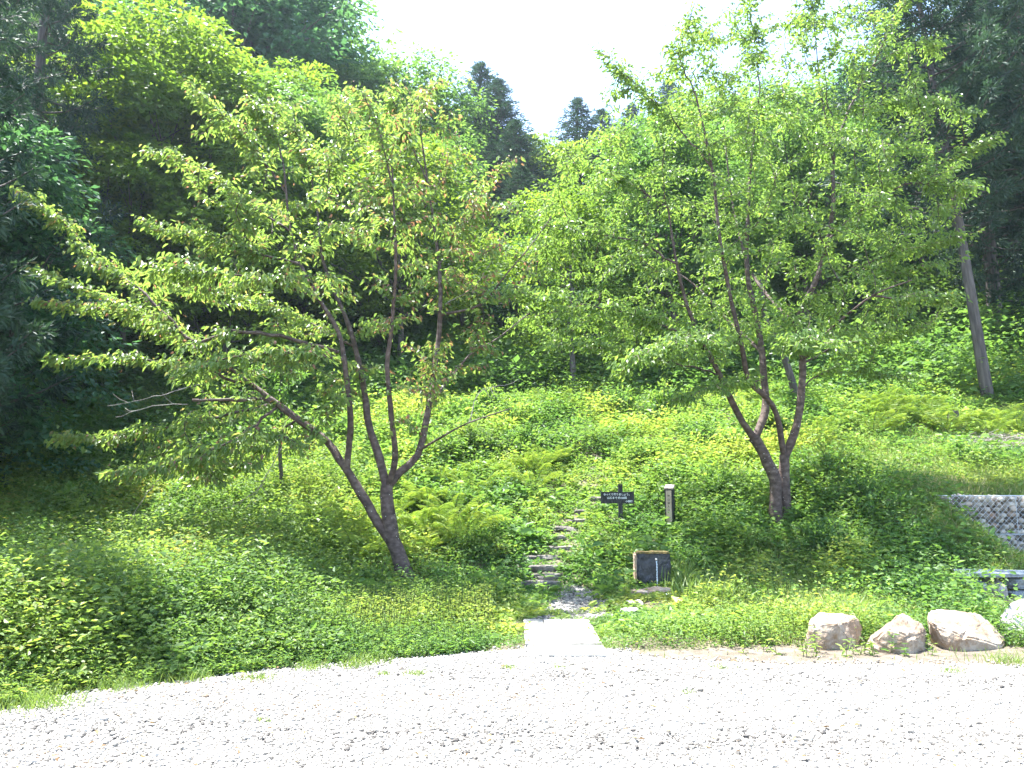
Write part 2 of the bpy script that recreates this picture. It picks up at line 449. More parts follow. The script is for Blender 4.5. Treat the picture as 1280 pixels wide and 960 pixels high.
def real_tree(name, label, base_px, depth, limbs, extra, polys, leaf, barkm, leafm, group=None, seed=1, twig_rad=.006,
              dead=(), leaf_len=.09, spacing=.03, red=.0, droop=.8, flat=.5):
    """limbs: list of (points [(px,py,dy)], r0, r1); extra: leafy traced branches; polys: [(poly, n, half_depth)]"""
    rng = np.random.default_rng(seed)
    bx, by = base_px
    base = P3(bx, by, depth); base[2] = gz(base[0], depth) - .1
    root = empty(name, base + np.array([0, 0, .1]), label, 'tree', group)
    loc = np.array(root.location)
    def W(p): 
        return P3(p[0], p[1], depth + (p[2] if len(p) > 2 else 0))
    trunk_chains, nodes, dirs = [], [], []
    for k, (pts, r0, r1) in enumerate(limbs):
        w = np.array([W(p) for p in pts])
        if k == 0: w[0] = base
        c = resample(w, .14)
        c += (rng.random(c.shape) - .5) * min(.025, r1 * .5)
        t = np.linspace(0, 1, len(c)); r = r0 + (r1 - r0) * t ** .85
        if k == 0:
            h = c[:, 2] - c[0, 2]; r = r * .92 * (1 + .5 * np.exp(-h / .14))
        r = r * (1 + .05 * np.sin(np.arange(len(c)) * 1.3 + k))
        trunk_chains.append((c - loc, r))
        m = len(c) // 4 if k < 3 else 1
        nodes.append(c[m:]); dirs.append(norm(np.gradient(c, axis=0))[m:])
    twigs, leafy = [], []
    for pts, r0 in extra:
        w = np.array([W(p) for p in pts]); c = resample(w, .12)
        c[2:] += (rng.random((len(c) - 2, 3)) - .5) * .04
        r = r0 * (1 - np.linspace(0, 1, len(c))) ** .8 + .004
        twigs.append((c - loc, r)); leafy.append((c, .3))
        nodes.append(c[1:]); dirs.append(norm(np.gradient(c, axis=0))[1:])
        # side shoots off the traced branch
        for s in range(int(len(c) * .9)):
            i = rng.integers(int(len(c) * .25), len(c)); t = norm(np.gradient(c, axis=0))[i]
            side = norm(np.cross(t, [0, 0, 1])) * rng.choice([-1, 1])
            ln = rng.uniform(.25, .6) * (1 - .3 * i / len(c))
            d = norm(t * rng.uniform(.4, 1) + side * rng.uniform(.5, 1) + np.array([0, 0, rng.uniform(-.25, .35)]))
            q = np.array([c[i] + d * ln * u + np.array([0, 0, -.12 * ln * u * u]) for u in np.linspace(0, 1, 5)])
            twigs.append((q - loc, np.linspace(.007, .003, 5))); leafy.append((q, 0))
    A = np.concatenate(nodes); Dd = np.concatenate(dirs)
    # crown targets
    T = []
    for poly, n, hd, off in polys:
        pp = np.array(poly, float); x0, y0 = pp.min(0); x1, y1 = pp.max(0)
        cx, cy = pp.mean(0)
        got = 0
        while got < n:
            x = rng.uniform(x0, x1, 200); y = rng.uniform(y0, y1, 200)
            k = in_poly(x, y, poly)
            for a, b in zip(x[k], y[k]):
                q = min(1, math.hypot((a - cx) / (x1 - x0) * 2, (b - cy) / (y1 - y0) * 2))
                dy = rng.uniform(-1, 1) * hd * math.sqrt(max(.08, 1 - q * q)) + off
                T.append(W((a, b, dy))); got += 1
                if got >= n: break
    T = np.array(T)
    dmin = np.array([np.min(np.sum((A - t) ** 2, 1)) for t in T])
    order = np.argsort(dmin)
    Abuf = np.zeros((len(A) + len(T) * 30, 3)); Dbuf = np.zeros_like(Abuf); na = len(A)
    Abuf[:na] = A; Dbuf[:na] = Dd
    for ti in order:
        t = T[ti]; d = t - Abuf[:na]; L = np.linalg.norm(d, axis=1)
        cosang = np.sum(d * Dbuf[:na], 1) / np.maximum(L, 1e-6)
        cost = L * (1.35 - .45 * cosang) + .55 * np.maximum(0, Abuf[:na, 2] - t[2])
        j = int(np.argmin(cost)); p0 = Abuf[j].copy(); L = np.linalg.norm(t - p0)
        if L < .12: continue
        m = max(3, int(L / .14)); u = np.linspace(0, 1, m + 1)[:, None]
        ctrl = p0 + norm(Dbuf[j] + .6 * norm(t - p0) + np.array([0, 0, .25])) * L * .45
        c = (1 - u) ** 2 * p0 + 2 * u * (1 - u) * ctrl + u * u * t
        c[1:-1] += (rng.random((m - 1, 3)) - .5) * .05
        twigs.append((c - loc, twig_rad * (.5 + .9 * L) * (1 - .7 * u[:, 0]) + .002))
        leafy.append((c, .25 if L > .8 else 0))
        g = norm(np.gradient(c, axis=0))
        Abuf[na:na + m] = c[1:]; Dbuf[na:na + m] = g[1:]; na += m
        if na + 40 > len(Abuf): break
    # leaves
    Ps, Ds, Ns = [], [], []
    for c, start in leafy:
        seg = np.linalg.norm(np.diff(c, axis=0), axis=1); L = seg.sum()
        n = max(3, int(L * (1 - start) / spacing))
        s = (start + (1 - start) * rng.random(n)) * L
        cum = np.concatenate([[0], np.cumsum(seg)])
        p = np.stack([np.interp(s, cum, c[:, k]) for k in range(3)], 1)
        g = norm(np.gradient(c, axis=0)); t = np.stack([np.interp(s, cum, g[:, k]) for k in range(3)], 1)
        side = norm(np.cross(t, np.array([0, 0, 1.0])) + 1e-6) * rng.choice([-1, 1], n)[:, None]
        # short spur so leaves sit in a spray around the twig
        sp = norm(side + rng.normal(0, .5, (n, 3))) * (rng.random(n)[:, None] ** 1.2) * .19
        d = side * rng.uniform(.3, 1, (n, 1)) + t * .45 + np.array([0, 0, -droop]) * rng.uniform(.3, 1.2, (n, 1)) + rng.normal(0, .25, (n, 3))
        Ps.append(p + sp); Ds.append(d)
        Ns.append(np.array([0, 0, 1.0]) * flat + side * .6 + rng.normal(0, .45, (n, 3)))
    Pp = np.concatenate(Ps); D = np.concatenate(Ds); Nn = np.concatenate(Ns); n = len(Pp)
    L = leaf_len * rng.uniform(.6, 1.2, n)
    # young reddish leaves gather near the top right
    tn = np.clip(.18 + .6 * rng.random(n), 0, .78)
    if red:
        zz = (Pp[:, 2] - Pp[:, 2].min()) / np.ptp(Pp[:, 2]); xx = (Pp[:, 0] - Pp[:, 0].min()) / np.ptp(Pp[:, 0])
        pr = red * (.12 + 1.0 * smooth01((xx - .55) / .35))
        k = rng.random(n) < pr
        tn[k] = rng.uniform(.84, 1, k.sum()); L[k] *= .75
    tubes_obj('trunk', trunk_chains, barkm, root, sides=12)
    tubes_obj('branches', twigs, barkm, root, sides=5)
    leaf_mesh('crown', Pp - loc, D, Nn, L, L * .52, tn, leafm, root, kind=leaf)
    if dead:
        dc = []
        for pts in dead:
            c = resample(np.array([W(p) for p in pts]), .08); c += (rng.random(c.shape) - .5) * .02
            dc = [(c - loc, np.linspace(.008, .003, len(c)))]
            for s in range(3):
                i = rng.integers(1, len(c) - 1); d = norm(c[i + 1] - c[i] + rng.normal(0, .6, 3) * np.linalg.norm(c[i + 1] - c[i]))
                dc.append((np.array([c[i], c[i] + d * .12, c[i] + d * .22 + [0, 0, .03]]) - loc, np.array([.005, .004, .003])))
            tubes_obj('dead_branch', dc, M['twig'], root, sides=5)
    print(name, 'leaves', n, 'twigs', len(twigs))
    return root

# ---- left cherry
Lbase = on_ground(510, 732)
LD = float(Lbase[1])
limbsL = [
    ([(512, 735), (499, 697), (490, 674), (485, 640), (483, 606)], .14, .105),
    ([(492, 680), (474, 655), (452, 618), (431, 584), (410, 553, .1), (382, 530, .2), (345, 503, .3), (300, 470, .4)], .082, .03),
    ([(433, 588), (437, 550, -.1), (438, 519, -.2), (431, 456, -.3), (423, 415, -.3), (400, 375, -.3), (376, 330, -.2), (362, 280, -.2), (355, 210, -.1)], .052, .014),
    ([(484, 612), (474, 571, .1), (461, 531, .3), (455, 487, .5), (444, 434, .6), (431, 394, .7), (405, 330, .9), (395, 250, 1.0)], .07, .015),
    ([(485, 608), (494, 572, -.2), (489, 519, -.5), (484, 456, -.7), (489, 416, -.8), (492, 378, -.9), (495, 320, -1.1), (490, 210, -1.2)], .05, .012),
    ([(484, 610), (500, 590, .1), (522, 569, .1), (534, 519, .2), (541, 475, .2), (548, 425, .3), (550, 394, .3), (549, 331, .4), (535, 230, .5), (525, 160, .5)], .062, .011),
    ([(410, 553), (370, 525, -.6), (335, 500, -.9), (300, 500, -1.3), (240, 500, -1.6)], .04, .018),
    ([(549, 394, .3), (600, 381, .2), (631, 345, .1), (664, 306, 0), (690, 270, 0)], .022, .006),
    ([(537, 505, .2), (587, 444, .6), (619, 425, .8), (662, 391, 1.0)], .025, .007),
    ([(524, 563, .1), (556, 544, -.4), (587, 528, -.7), (640, 510, -.9)], .022, .006),
]
extraL = [
    ([(423, 440), (350, 420, -.5), (290, 415, -.9), (240, 425, -1.1), (190, 375, -1.1), (130, 330, -1.0), (85, 285, -1.0), (25, 240, -1.1)], .030),
    ([(300, 470, .4), (260, 440, .2), (190, 400, .1), (110, 362, 0), (50, 340, 0)], .026),
    ([(285, 462, .3), (210, 415, .7), (130, 385, .9), (52, 376, 1.0)], .022),
    ([(300, 480, .4), (240, 455, -.2), (160, 450, -.4), (75, 448, -.5)], .022),
    ([(345, 503, .3), (280, 520, .2), (200, 535, .1), (130, 548, .1), (75, 547, .1)], .024),
    ([(345, 510, -.5), (300, 545, -.9), (230, 575, -1.1), (158, 592, -1.2)], .020),
    ([(370, 525, .1), (330, 560, .8), (280, 590, 1.2), (240, 600, 1.4)], .018),
    ([(376, 330, -.2), (320, 315, -.2), (250, 295, -.3), (185, 283, -.3)], .018),
    ([(365, 290, -.2), (320, 260, .1), (260, 215, .3), (205, 193, .3)], .016),
    ([(357, 240, -.1), (320, 190, -.3), (275, 140, -.4), (233, 102, -.5)], .014),
    ([(355, 210, -.1), (345, 170, 0), (322, 130, .1)], .010),
    ([(395, 250, 1), (380, 190, 1.1), (365, 142, 1.2)], .012),
    ([(395, 250, 1), (420, 180, 1.3), (428, 125, 1.4)], .012),
    ([(490, 230, -1.2), (475, 170, -1.3), (455, 122, -1.3)], .012),
    ([(535, 230, .5), (510, 170, .7), (490, 118, .8)], .010),
    ([(525, 160, .5), (530, 130, .5), (545, 105, .6)], .008),
    ([(400, 375, -.3), (340, 350, -1.2), (270, 340, -1.7), (195, 335, -1.9)], .020),
    ([(430, 450, -.3), (380, 440, -1.2), (300, 445, -1.9), (220, 470, -2.1)], .02),
    ([(549, 331, .4), (590, 270, .7), (625, 210, .8)], .010),
    ([(444, 434, .6), (380, 400, 1.4), (300, 370, 1.9), (215, 360, 2.1)], .02),
]
deadL = [
    [(250, 480, -.6), (200, 494, -.8), (135, 508, -.9)],
    [(235, 505, -.8), (190, 508, -.9), (145, 522, -1.0)],
    [(352, 560, .3), (330, 600, .3), (312, 630, .4), (294, 662, .5)],
    [(240, 575, .6), (193, 606, .7), (156, 659, .8)],
    [(330, 605, .3), (300, 628, .4), (262, 640, .5)],
    [(560, 350, .4), (600, 360, .6), (625, 380, .7), (650, 370, .8)],
    [(556, 380, .4), (590, 360, .2), (612, 330, .1), (625, 300, .1)],
    [(587, 528, -.7), (600, 490, -.7), (640, 480, -.8)],
]
polyL = [
    ([(245, 150), (330, 130), (430, 120), (540, 115), (600, 180), (625, 260), (610, 340), (560, 400), (500, 430), (400, 440), (300, 430), (240, 380), (225, 260)], 240, 2.0, .1),
    ([(300, 430), (470, 430), (450, 480), (400, 540), (370, 590), (300, 610), (220, 600), (170, 575), (230, 520), (240, 450)], 110, 1.6, .0),
    ([(470, 430), (600, 400), (640, 430), (600, 490), (560, 545), (520, 560), (490, 500)], 26, 1.2, .2),
    ([(560, 230), (650, 260), (680, 330), (640, 400), (590, 390)], 20, 1.0, .2),
]
real_tree('cherry_tree', 'multi-stemmed cherry tree with some reddish young leaves, left of the slab path', (512, 735), LD, limbsL, extraL, polyL, 'leaf', M['bark_a'], M['cherry_leaf'], seed=21, dead=deadL, red=.26, leaf_len=.098, spacing=.009)

# ---- right cherry
Rbase = on_ground(977, 655)
RD = float(Rbase[1])
limbsR = [
    ([(968, 665), (969, 640), (969, 600), (950, 559), (942, 547)], .12, .10),
    ([(984, 662), (982, 630, .1), (980, 581, .1), (980, 569, .1)], .11, .085),
    ([(944, 550), (928, 527, -.1), (914, 500, -.2), (900, 469, -.4), (880, 430, -.6), (860, 385, -.8), (846, 330, -1.0), (835, 260, -1.1)], .065, .014),
    ([(943, 550), (957, 512, .2), (955, 475, .3), (952, 437, .4), (945, 395, .5), (934, 340, .6), (935, 270, .7), (940, 190, .8), (950, 110, .8)], .075, .013),
    ([(980, 572, .1), (971, 519, -.2), (958, 497, -.4), (936, 475, -.6), (927, 431, -.8), (915, 380, -1.0), (900, 300, -1.2), (890, 210, -1.3), (870, 120, -1.4)], .055, .015),
    ([(980, 575, .1), (996, 531, .1), (1002, 487, .1), (1003, 450, .2), (998, 400, .2), (1020, 350, .3), (1035, 300, .3), (1042, 250, .3), (1042, 200, .4), (1060, 140, .4), (1090, 85, .5), (1112, 35, .5)], .075, .012),
    ([(1042, 205, .4), (1035, 160, .2), (1025, 110, .1), (1020, 50, 0)], .025, .008),
    ([(998, 410, .2), (960, 370, 1.0), (935, 330, 1.5), (915, 250, 2.0), (905, 160, 2.2)], .04, .012),
    ([(952, 440, .4), (910, 400, 1.2), (860, 350, 1.8), (800, 320, 2.2)], .04, .012),
    ([(1035, 300, .3), (1080, 260, -.4), (1130, 230, -.8)], .03, .01),
    ([(1003, 450, .2), (1040, 410, -.8), (1090, 370, -1.4), (1140, 350, -1.8)], .03, .01),
]
extraR = [
    ([(1042, 250, .3), (1090, 230, .2), (1150, 215, .1), (1240, 175, 0)], .016),
    ([(1130, 230, -.8), (1170, 228, -.9), (1215, 235, -1)], .012),
    ([(1060, 340, 0), (1120, 315, -.2), (1195, 300, -.3)], .016),
    ([(1090, 370, -1.4), (1140, 372, -1.5), (1200, 368, -1.6)], .014),
    ([(1003, 455, .2), (1050, 430, .6), (1110, 420, .8), (1170, 400, .9)], .016),
    ([(1002, 487, .1), (1020, 470, .3), (1060, 465, .5), (1120, 470, .6)], .012),
    ([(1060, 140, .4), (1110, 130, .4), (1165, 130, .4), (1200, 140, .4)], .012),
    ([(1090, 85, .5), (1130, 60, .5), (1175, 55, .5)], .010),
    ([(846, 330, -1), (790, 300, -1.1), (720, 290, -1.2), (655, 275, -1.2)], .018),
    ([(880, 430, -.6), (810, 400, -1.4), (730, 380, -1.8), (640, 365, -2)], .018),
    ([(900, 469, -.4), (850, 455, -.8), (780, 440, -1.2), (700, 430, -1.4)], .014),
    ([(890, 210, -1.3), (840, 150, -1.3), (800, 110, -1.3), (757, 72, -1.3)], .012),
    ([(835, 260, -1.1), (780, 225, -1), (720, 205, -1)], .012),
    ([(870, 120, -1.4), (850, 70, -1.4), (862, 25, -1.4)], .010),
    ([(950, 110, .8), (945, 60, .8), (935, 10, .8)], .010),
    ([(1020, 50, 0), (1015, 20, 0), (1010, -20, 0)], .008),
    ([(1112, 35, .5), (1125, 10, .5), (1145, -25, .5)], .008),
    ([(927, 431, -.8), (880, 420, -2), (830, 430, -2.8), (790, 450, -3.1)], .014),
    ([(1003, 450, .2), (990, 430, -1.4), (1000, 420, -2.6), (1040, 430, -3.2)], .014),
    ([(955, 475, .3), (900, 480, -1), (850, 500, -1.6)], .010),
]
polyR = [
    ([(690, 210), (760, 150), (830, 90), (870, 40), (960, 10), (1110, 0), (1150, 80), (1180, 180), (1190, 260), (1150, 340), (1100, 400), (1000, 420), (900, 420), (800, 420), (700, 420), (640, 370), (650, 290)], 620, 2.6, .0),
    ([(640, 370), (1150, 370), (1120, 440), (1020, 450), (900, 462), (820, 470), (720, 440), (640, 430)], 170, 2.3, .0),
    ([(850, 30), (950, -20), (1120, -20), (1150, 60), (1000, 120), (860, 110)], 45, 1.6, .0),
    ([(770, 80), (850, 30), (880, 120), (820, 200), (740, 190)], 34, 1.0, -.8),
    ([(1040, 250), (1180, 90), (1230, 180), (1200, 380), (1100, 440)], 80, 1.4, .0),
    ([(940, 120), (1110, 120), (1120, 300), (1000, 330), (880, 300)], 90, 2.2, .0),
]
real_tree('cherry_tree', 'large bright green cherry tree with twin forked trunks, behind the sign and wooden post', (977, 660), RD, limbsR, extraR, polyR, 'leaf', M['bark_a'], M['cherry_leaf_b'], seed=33, leaf_len=.085, spacing=.009, red=.05, droop=.6)

# ------------------------------------------------------------------ forest prototypes
def blob_tree(seed, H, R, nb, leafm, leaf_l, ns, nl, trunk_r, crown0=.3, barkm=None, squash=.8):
    """broadleaf: sub-crowns of layered sprays, limbs reach each sub-crown; returns (trunk mesh, branches mesh, crown mesh)"""
    rng = np.random.default_rng(seed)
    cents, rads = [], []
    for i in range(nb):
        t = (i + .5) / nb
        h = crown0 + (1 - crown0) * t
        rr = R * math.sin(PI * min(.97, max(.16, (h - crown0 * .5) / (1.05 - crown0 * .5)))) ** .7
        a = i * 2.4 + rng.uniform(-.5, .5); d = rr * rng.uniform(.35, .72)
        cents.append([math.cos(a) * d, math.sin(a) * d, h * H * .92]); rads.append(R * rng.uniform(.34, .52))
    cents.append([0, 0, H * .88]); rads.append(R * .45)
    Ps, Ds, Ns, Tn = [], [], [], []
    chains = []
    for c, r in zip(cents, rads):
        c = np.array(c)
        u = norm(rng.normal(0, 1, (ns, 3))); u[:, 2] = np.abs(u[:, 2]) * .9 - .28
        u = norm(u)
        sc = c + u * r * rng.uniform(.62, 1.08, (ns, 1)) * np.array([1, 1, squash])
        k = rng.integers(2, 4)
        for q in sc:
            sr = rng.uniform(.28, .5) * r
            n = nl
            a = rng.random(n) * 2 * PI; d = sr * np.sqrt(rng.random(n))
            out = norm(q - c)
            P = q + np.stack([np.cos(a) * d, np.sin(a) * d, rng.normal(0, .10 * sr, n) - .35 * d * d / sr], 1)
            Ps.append(P)
            Ds.append(np.stack([np.cos(a), np.sin(a), -.35 + rng.normal(0, .35, n)], 1) + rng.normal(0, .35, (n, 3)) + out * .3)
            Ns.append(np.array([0, 0, 1.0]) + out * .35 + rng.normal(0, .35, (n, 3)))
            Tn.append(np.clip(rng.uniform(.1, .7) + rng.normal(0, .12, n), 0, 1))
        z0 = H * crown0 * .75 + rng.random() * (c[2] - H * crown0 * .75) * .5
        mid = np.array([c[0] * .4, c[1] * .4, (z0 + c[2]) / 2 - .1 * H * rng.random()])
        chains.append((resample([[0, 0, z0], mid, c], .5), None))
        for s in range(3):
            q = sc[rng.integers(0, ns)]; lc = chains[-1 - s][0]; st = lc[int(len(lc) * .75)]
            chains.append((resample([st, (st + q) / 2 + [0, 0, .1], q], .4), 'x'))
    P = np.concatenate(Ps); D = np.concatenate(Ds); Nn = np.concatenate(Ns); tn = np.concatenate(Tn)
    L = leaf_l * rng.uniform(.65, 1.3, len(P))
    b = rng.normal(0, .25, 2)
    tp = resample([[0, 0, -.6], [b[0] * .5, b[1] * .5, H * .3], [b[0], b[1], H * .6], [0, 0, H * .88]], .4)
    tr = trunk_r * (1 - .9 * np.linspace(0, 1, len(tp))) * (1 + .5 * np.exp(-np.linspace(0, H, len(tp)) / .5))
    ch = []
    for c, k in chains:
        r0 = trunk_r * (.38 if k is None else .16)
        ch.append((c, np.linspace(r0, r0 * .3, len(c))))
    bark = barkm or M['bark_b']
    ch.append((tp[1:], np.full(len(tp) - 1, trunk_r * .06)))
    a = tubes_obj('trunk', [(tp, tr)], bark, None, 9)
    b_ = tubes_obj('branches', ch, bark, None, 5)
    c_ = leaf_mesh('crown', P, D, Nn, L, L * .62, tn, leafm, None, 'quad')
    return [a, b_, c_]

def cedar_tree(seed, H, R, nbr, npb, leaf_l, trunk_r, crown0=.2, taper=.95, tuft=1.0):
    rng = np.random.default_rng(seed)
    Ps, Ds, Ns, Tn, ch, Ls = [], [], [], [], [], []
    for i in range(nbr):
        t = ((i + rng.random()) / nbr) ** .85
        h = H * (crown0 + (1 - crown0) * t)
        ln = R * (1 - t) ** taper * rng.uniform(.7, 1.1) + .06
        if t < .12: ln *= .55 + 3 * t
        a = i * 2.399 + rng.uniform(-.4, .4)
        o = np.array([math.cos(a), math.sin(a), 0])
        s = np.linspace(0, 1, 6)[:, None]
        c = np.array([0, 0, h]) + o * ln * s + np.array([0, 0, 1]) * ln * (-.18 * s + .42 * s ** 2.2)
        ch.append((c, np.linspace(.035, .01, 6) * (.4 + ln / R)))
        # tufts: rounded clumps along outer 70 %
        nt = max(3, int(ln / R * 9))
        for q in range(nt):
            u = .25 + .78 * (q + rng.random()) / nt
            side = np.cross(o, [0, 0, 1]) * rng.uniform(-.3, .3) * ln * (1.1 - u)
            cc = np.array([0, 0, h]) + o * ln * u + np.array([0, 0, ln * (-.18 * u + .42 * u ** 2.2)]) + side
            n = npb; rr = rng.uniform(.22, .38) * (.35 + .65 * ln / R) * R / 2.6 * tuft
            v = norm(rng.normal(0, 1, (n, 3)))
            P = cc + v * rr * rng.uniform(.1, .85, (n, 1)) * np.array([1, 1, .75]) + np.array([0, 0, -.05])
            Ps.append(P); Ds.append(v + o * .7 + np.array([0, 0, -.15]) + rng.normal(0, .3, (n, 3)))
            Ns.append(np.array([0, 0, 1.0]) + rng.normal(0, .6, (n, 3)) + v * .6)
            Tn.append(np.clip(rng.uniform(.1, .6) + rng.normal(0, .14, n), 0, 1)); Ls.append(np.full(n, .32 + .68 * min(1, ln / R * 1.4)))
    P = np.concatenate(Ps); D = np.concatenate(Ds); Nn = np.concatenate(Ns)
    L = leaf_l * rng.uniform(.6, 1.3, len(P)) * np.concatenate(Ls)
    tp = resample([[0, 0, -1], [.05, .03, H * .3], [0, 0.05, H * .6], [0, 0, H * 1.0]], .5)
    hh = np.linspace(0, 1, len(tp))
    tr = trunk_r * (1 - .93 * hh) * (1 + .45 * np.exp(-hh * H / .6))
    a = tubes_obj('trunk', [(tp, tr)], M['bark_c'], None, 10)
    ch.append((tp[1:], np.full(len(tp) - 1, trunk_r * .06)))
    b_ = tubes_obj('branches', ch, M['bark_c'], None, 4)
    c_ = leaf_mesh('crown', P, D, Nn, L, L * .26, np.concatenate(Tn), M['cedar'], None, 'quad')
    return [a, b_, c_]

PROTO = {}
PROTO['ya'] = blob_tree(1, 10, 4.0, 13, M['broad_a'], .19, 26, 62, .16)
PROTO['yb'] = blob_tree(2, 9, 3.6, 11, M['broad_a'], .18, 28, 60, .14, crown0=.2)
PROTO['ma'] = blob_tree(3, 11, 4.3, 14, M['broad_b'], .20, 26, 60, .18)
PROTO['mb'] = blob_tree(4, 9.5, 4.0, 12, M['broad_b'], .19, 28, 60, .15, crown0=.18)
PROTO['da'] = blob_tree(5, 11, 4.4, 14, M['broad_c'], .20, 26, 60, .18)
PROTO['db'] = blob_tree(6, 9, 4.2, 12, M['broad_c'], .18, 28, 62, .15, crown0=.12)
PROTO['ca'] = cedar_tree(7, 17, 2.8, 130, 46, .26, .24, crown0=.18)
PROTO['cb'] = cedar_tree(8, 15, 2.4, 110, 46, .25, .20, crown0=.08)
PROTO['cn'] = cedar_tree(9, 18, 3.6, 150, 95, .19, .27, crown0=.03)     # close, low-branched
PROTO['ct'] = cedar_tree(10, 19, 3.7, 150, 95, .19, .165, crown0=.25)
PROTO['cs'] = cedar_tree(12, 14, 3.0, 360, 30, .18, .16, crown0=.03, taper=.8, tuft=.62)    # close, bare lower trunk
PROTO_USED = set()

def plant(kind, x, y, s=1.0, label='', cat='tree', group=None, rz=None, name=None, tilt=(0, 0), sz=1.0, dz=0.0):
    nm = name or ('cedar_tree' if kind[0] == 'c' else 'broadleaf_tree')
    r = empty(nm, (x, y, gz(x, y) + dz), label, cat, group, rz if rz is not None else (random.uniform(0, 6.28) if tilt == (0, 0) else 0.0))
    r.rotation_euler[0] = tilt[0]; r.rotation_euler[1] = tilt[1]
    r.scale = (s, s, s * sz)
    for o in PROTO[kind]:
        if kind not in PROTO_USED:
            c = o
        else:
            c = o.copy(); C.objects.link(c)
        c.parent = r
    PROTO_USED.add(kind)
    return r

def px_x(px, d): return P3(px, 600, d)[0]
def sky_plant(kind, px, top_py, d, label, **kw):
    """tree at image column px and distance d whose top reaches image row top_py"""
    x = px_x(px, d); H = {'ya': 10, 'yb': 9, 'ma': 11, 'mb': 9.5, 'da': 11, 'db': 9, 'ca': 17, 'cb': 15, 'cn': 18, 'ct': 19, 'cs': 14}[kind]
    s = (P3(px, top_py, d)[2] - gz(x, d)) / H
    if kind[0] == 'c': kw.setdefault('sz', .5); s /= kw['sz']
    return plant(kind, x, d, s, label, **kw)

CE = 'dark cedars on the hillside'; BR = 'broadleaf trees of the hillside forest'
# near dark cedars framing both sides
plant('cn', px_x(8, 20), 20, .92, 'tall dark cedar at the left edge with branches down to the ground', group=CE, sz=1.25)
plant('cn', px_x(-60, 17), 17, .8, 'dark cedar cut by the left picture edge, in front of the tallest one', group=CE, sz=1.2)
plant('cn', px_x(35, 30), 30, .9, 'dark cedar second from the left edge, behind the leaf tips of the cherry', group=CE, sz=1.25)
plant('cn', -7.9, 9.0, .54, 'unseen slender cedar added outside the left edge to shade the bramble', group=CE, sz=1.6)  # out of view; added and narrowed to cast shade on the bramble
plant('cn', -8.7, 9.9, .64, 'slender dark cedar added at the left edge to shade the bramble', group=CE, sz=1.45)  # added shade caster, kept slim so its crown barely enters the frame
plant('cn', -11.0, 13.4, .85, 'dark cedar hugging the left picture edge above the bramble', group=CE, sz=1.1)
plant('db', -12.0, 15.6, .95, 'dark broadleaf at the left edge beneath the tallest cedar', group='broadleaf trees of the hillside forest')
plant('ct', px_x(1243, 20.0), 20.0, 1.0, 'tall cedar at the right edge with long bare leaning pale trunk', group=CE, tilt=(0, math.radians(-5)))
plant('cn', px_x(1262, 24.5), 24.5, .95, 'low-branched cedar right behind the leaning bare trunk at the right edge', group=CE)
plant('ct', px_x(1330, 22.0), 22.0, 1.05, 'cedar mostly outside the right edge filling the top corner', group=CE)
plant('cn', px_x(1290, 28.0), 28.0, 1.05, 'dense dark cedar filling the right edge behind the bare trunks', group=CE)
plant('cb', px_x(1175, 29.0), 29.0, .95, 'greyish cedar between the large cherry crown and the right bare trunk', group=CE)
# skyline
sky_plant('cs', 597, 78, 50, 'tallest pointed cedar on the central skyline', group=CE)
sky_plant('cs', 622, 98, 47, 'cedar with a thin spike top right of the tallest skyline cedar', group=CE)
sky_plant('cs', 645, 150, 43, 'lower cedar stepping down from the central skyline pair', group=CE)
sky_plant('cs', 727, 122, 50, 'solitary pointed cedar in the skyline gap beside the large cherry crown', group=CE)
sky_plant('cs', 759, 136, 53, 'smaller cedar just right of the solitary skyline cedar', group=CE)
sky_plant('cs', 800, 130, 60, 'distant cedar showing through the left top of the large cherry crown', group=CE)
sky_plant('cs', 850, 100, 58, 'distant cedar hidden behind the top of the large cherry crown', group=CE)
sky_plant('cs', 612, 175, 40, 'broad dark cedar lower in front of the central skyline pair', group=CE)
sky_plant('cs', 652, 205, 38, 'dark cedar low in the valley right of the central skyline pair', group=CE)
sky_plant('ya', 688, 172, 48, 'bright green tree in the skyline notch between two dark cedars', group=BR)
sky_plant('ma', 535, 128, 46, 'rounded mid green tree left of the tallest skyline cedar', group=BR)
sky_plant('ya', 560, 290, 36, 'bright green tree in front of the stepping cedars', group=BR)
sky_plant('ma', 495, 88, 46, 'bushy tree with two small tops on the skyline', group=BR)
sky_plant('mb', 440, 92, 44, 'mid green tree on the skyline right of the dark corner tree', group=BR)
sky_plant('da', 318, -60, 44, 'dark tree whose ragged edge meets the white sky at top left', group=BR)
sky_plant('da', 262, -90, 40, 'dark green tree at the top behind the yellow-green crown', group=BR)
sky_plant('da', 170, -70, 43, 'dark tree at the top between cedars and yellow-green crown', group=BR)
sky_plant('mb', 350, 0, 50, 'tree with loose light green sprays beside the white sky', group=BR)
sky_plant('ya', 165, 32, 25, 'sunlit yellow-green tree above the left cherry, topmost bright crown', group=BR)
sky_plant('yb', 240, 95, 24.5, 'yellow-green tree right of and below the topmost bright crown', group=BR)
sky_plant('ya', 345, 105, 31, 'bright green tree behind the top of the left cherry', group=BR)
sky_plant('ma', 420, 130, 33, 'fresh green tree behind the upper right of the left cherry', group=BR)
sky_plant('ma', 520, 170, 34, 'green tree with rounded sprays right of the left cherry top', group=BR)
sky_plant('yb', 615, 330, 31, 'light green tree low beside the dark gap between the two cherries', group=BR)
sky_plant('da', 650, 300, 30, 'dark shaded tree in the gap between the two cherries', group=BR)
sky_plant('mb', 110, 100, 25, 'mid green tree left of the yellow-green crown beside the cedars', group=BR)
sky_plant('ya', 140, 190, 22.5, 'bright green broadleaf behind the left tips of the cherry', group=BR)
sky_plant('yb', 275, 215, 23.5, 'green broadleaf behind the middle of the left cherry', group=BR)
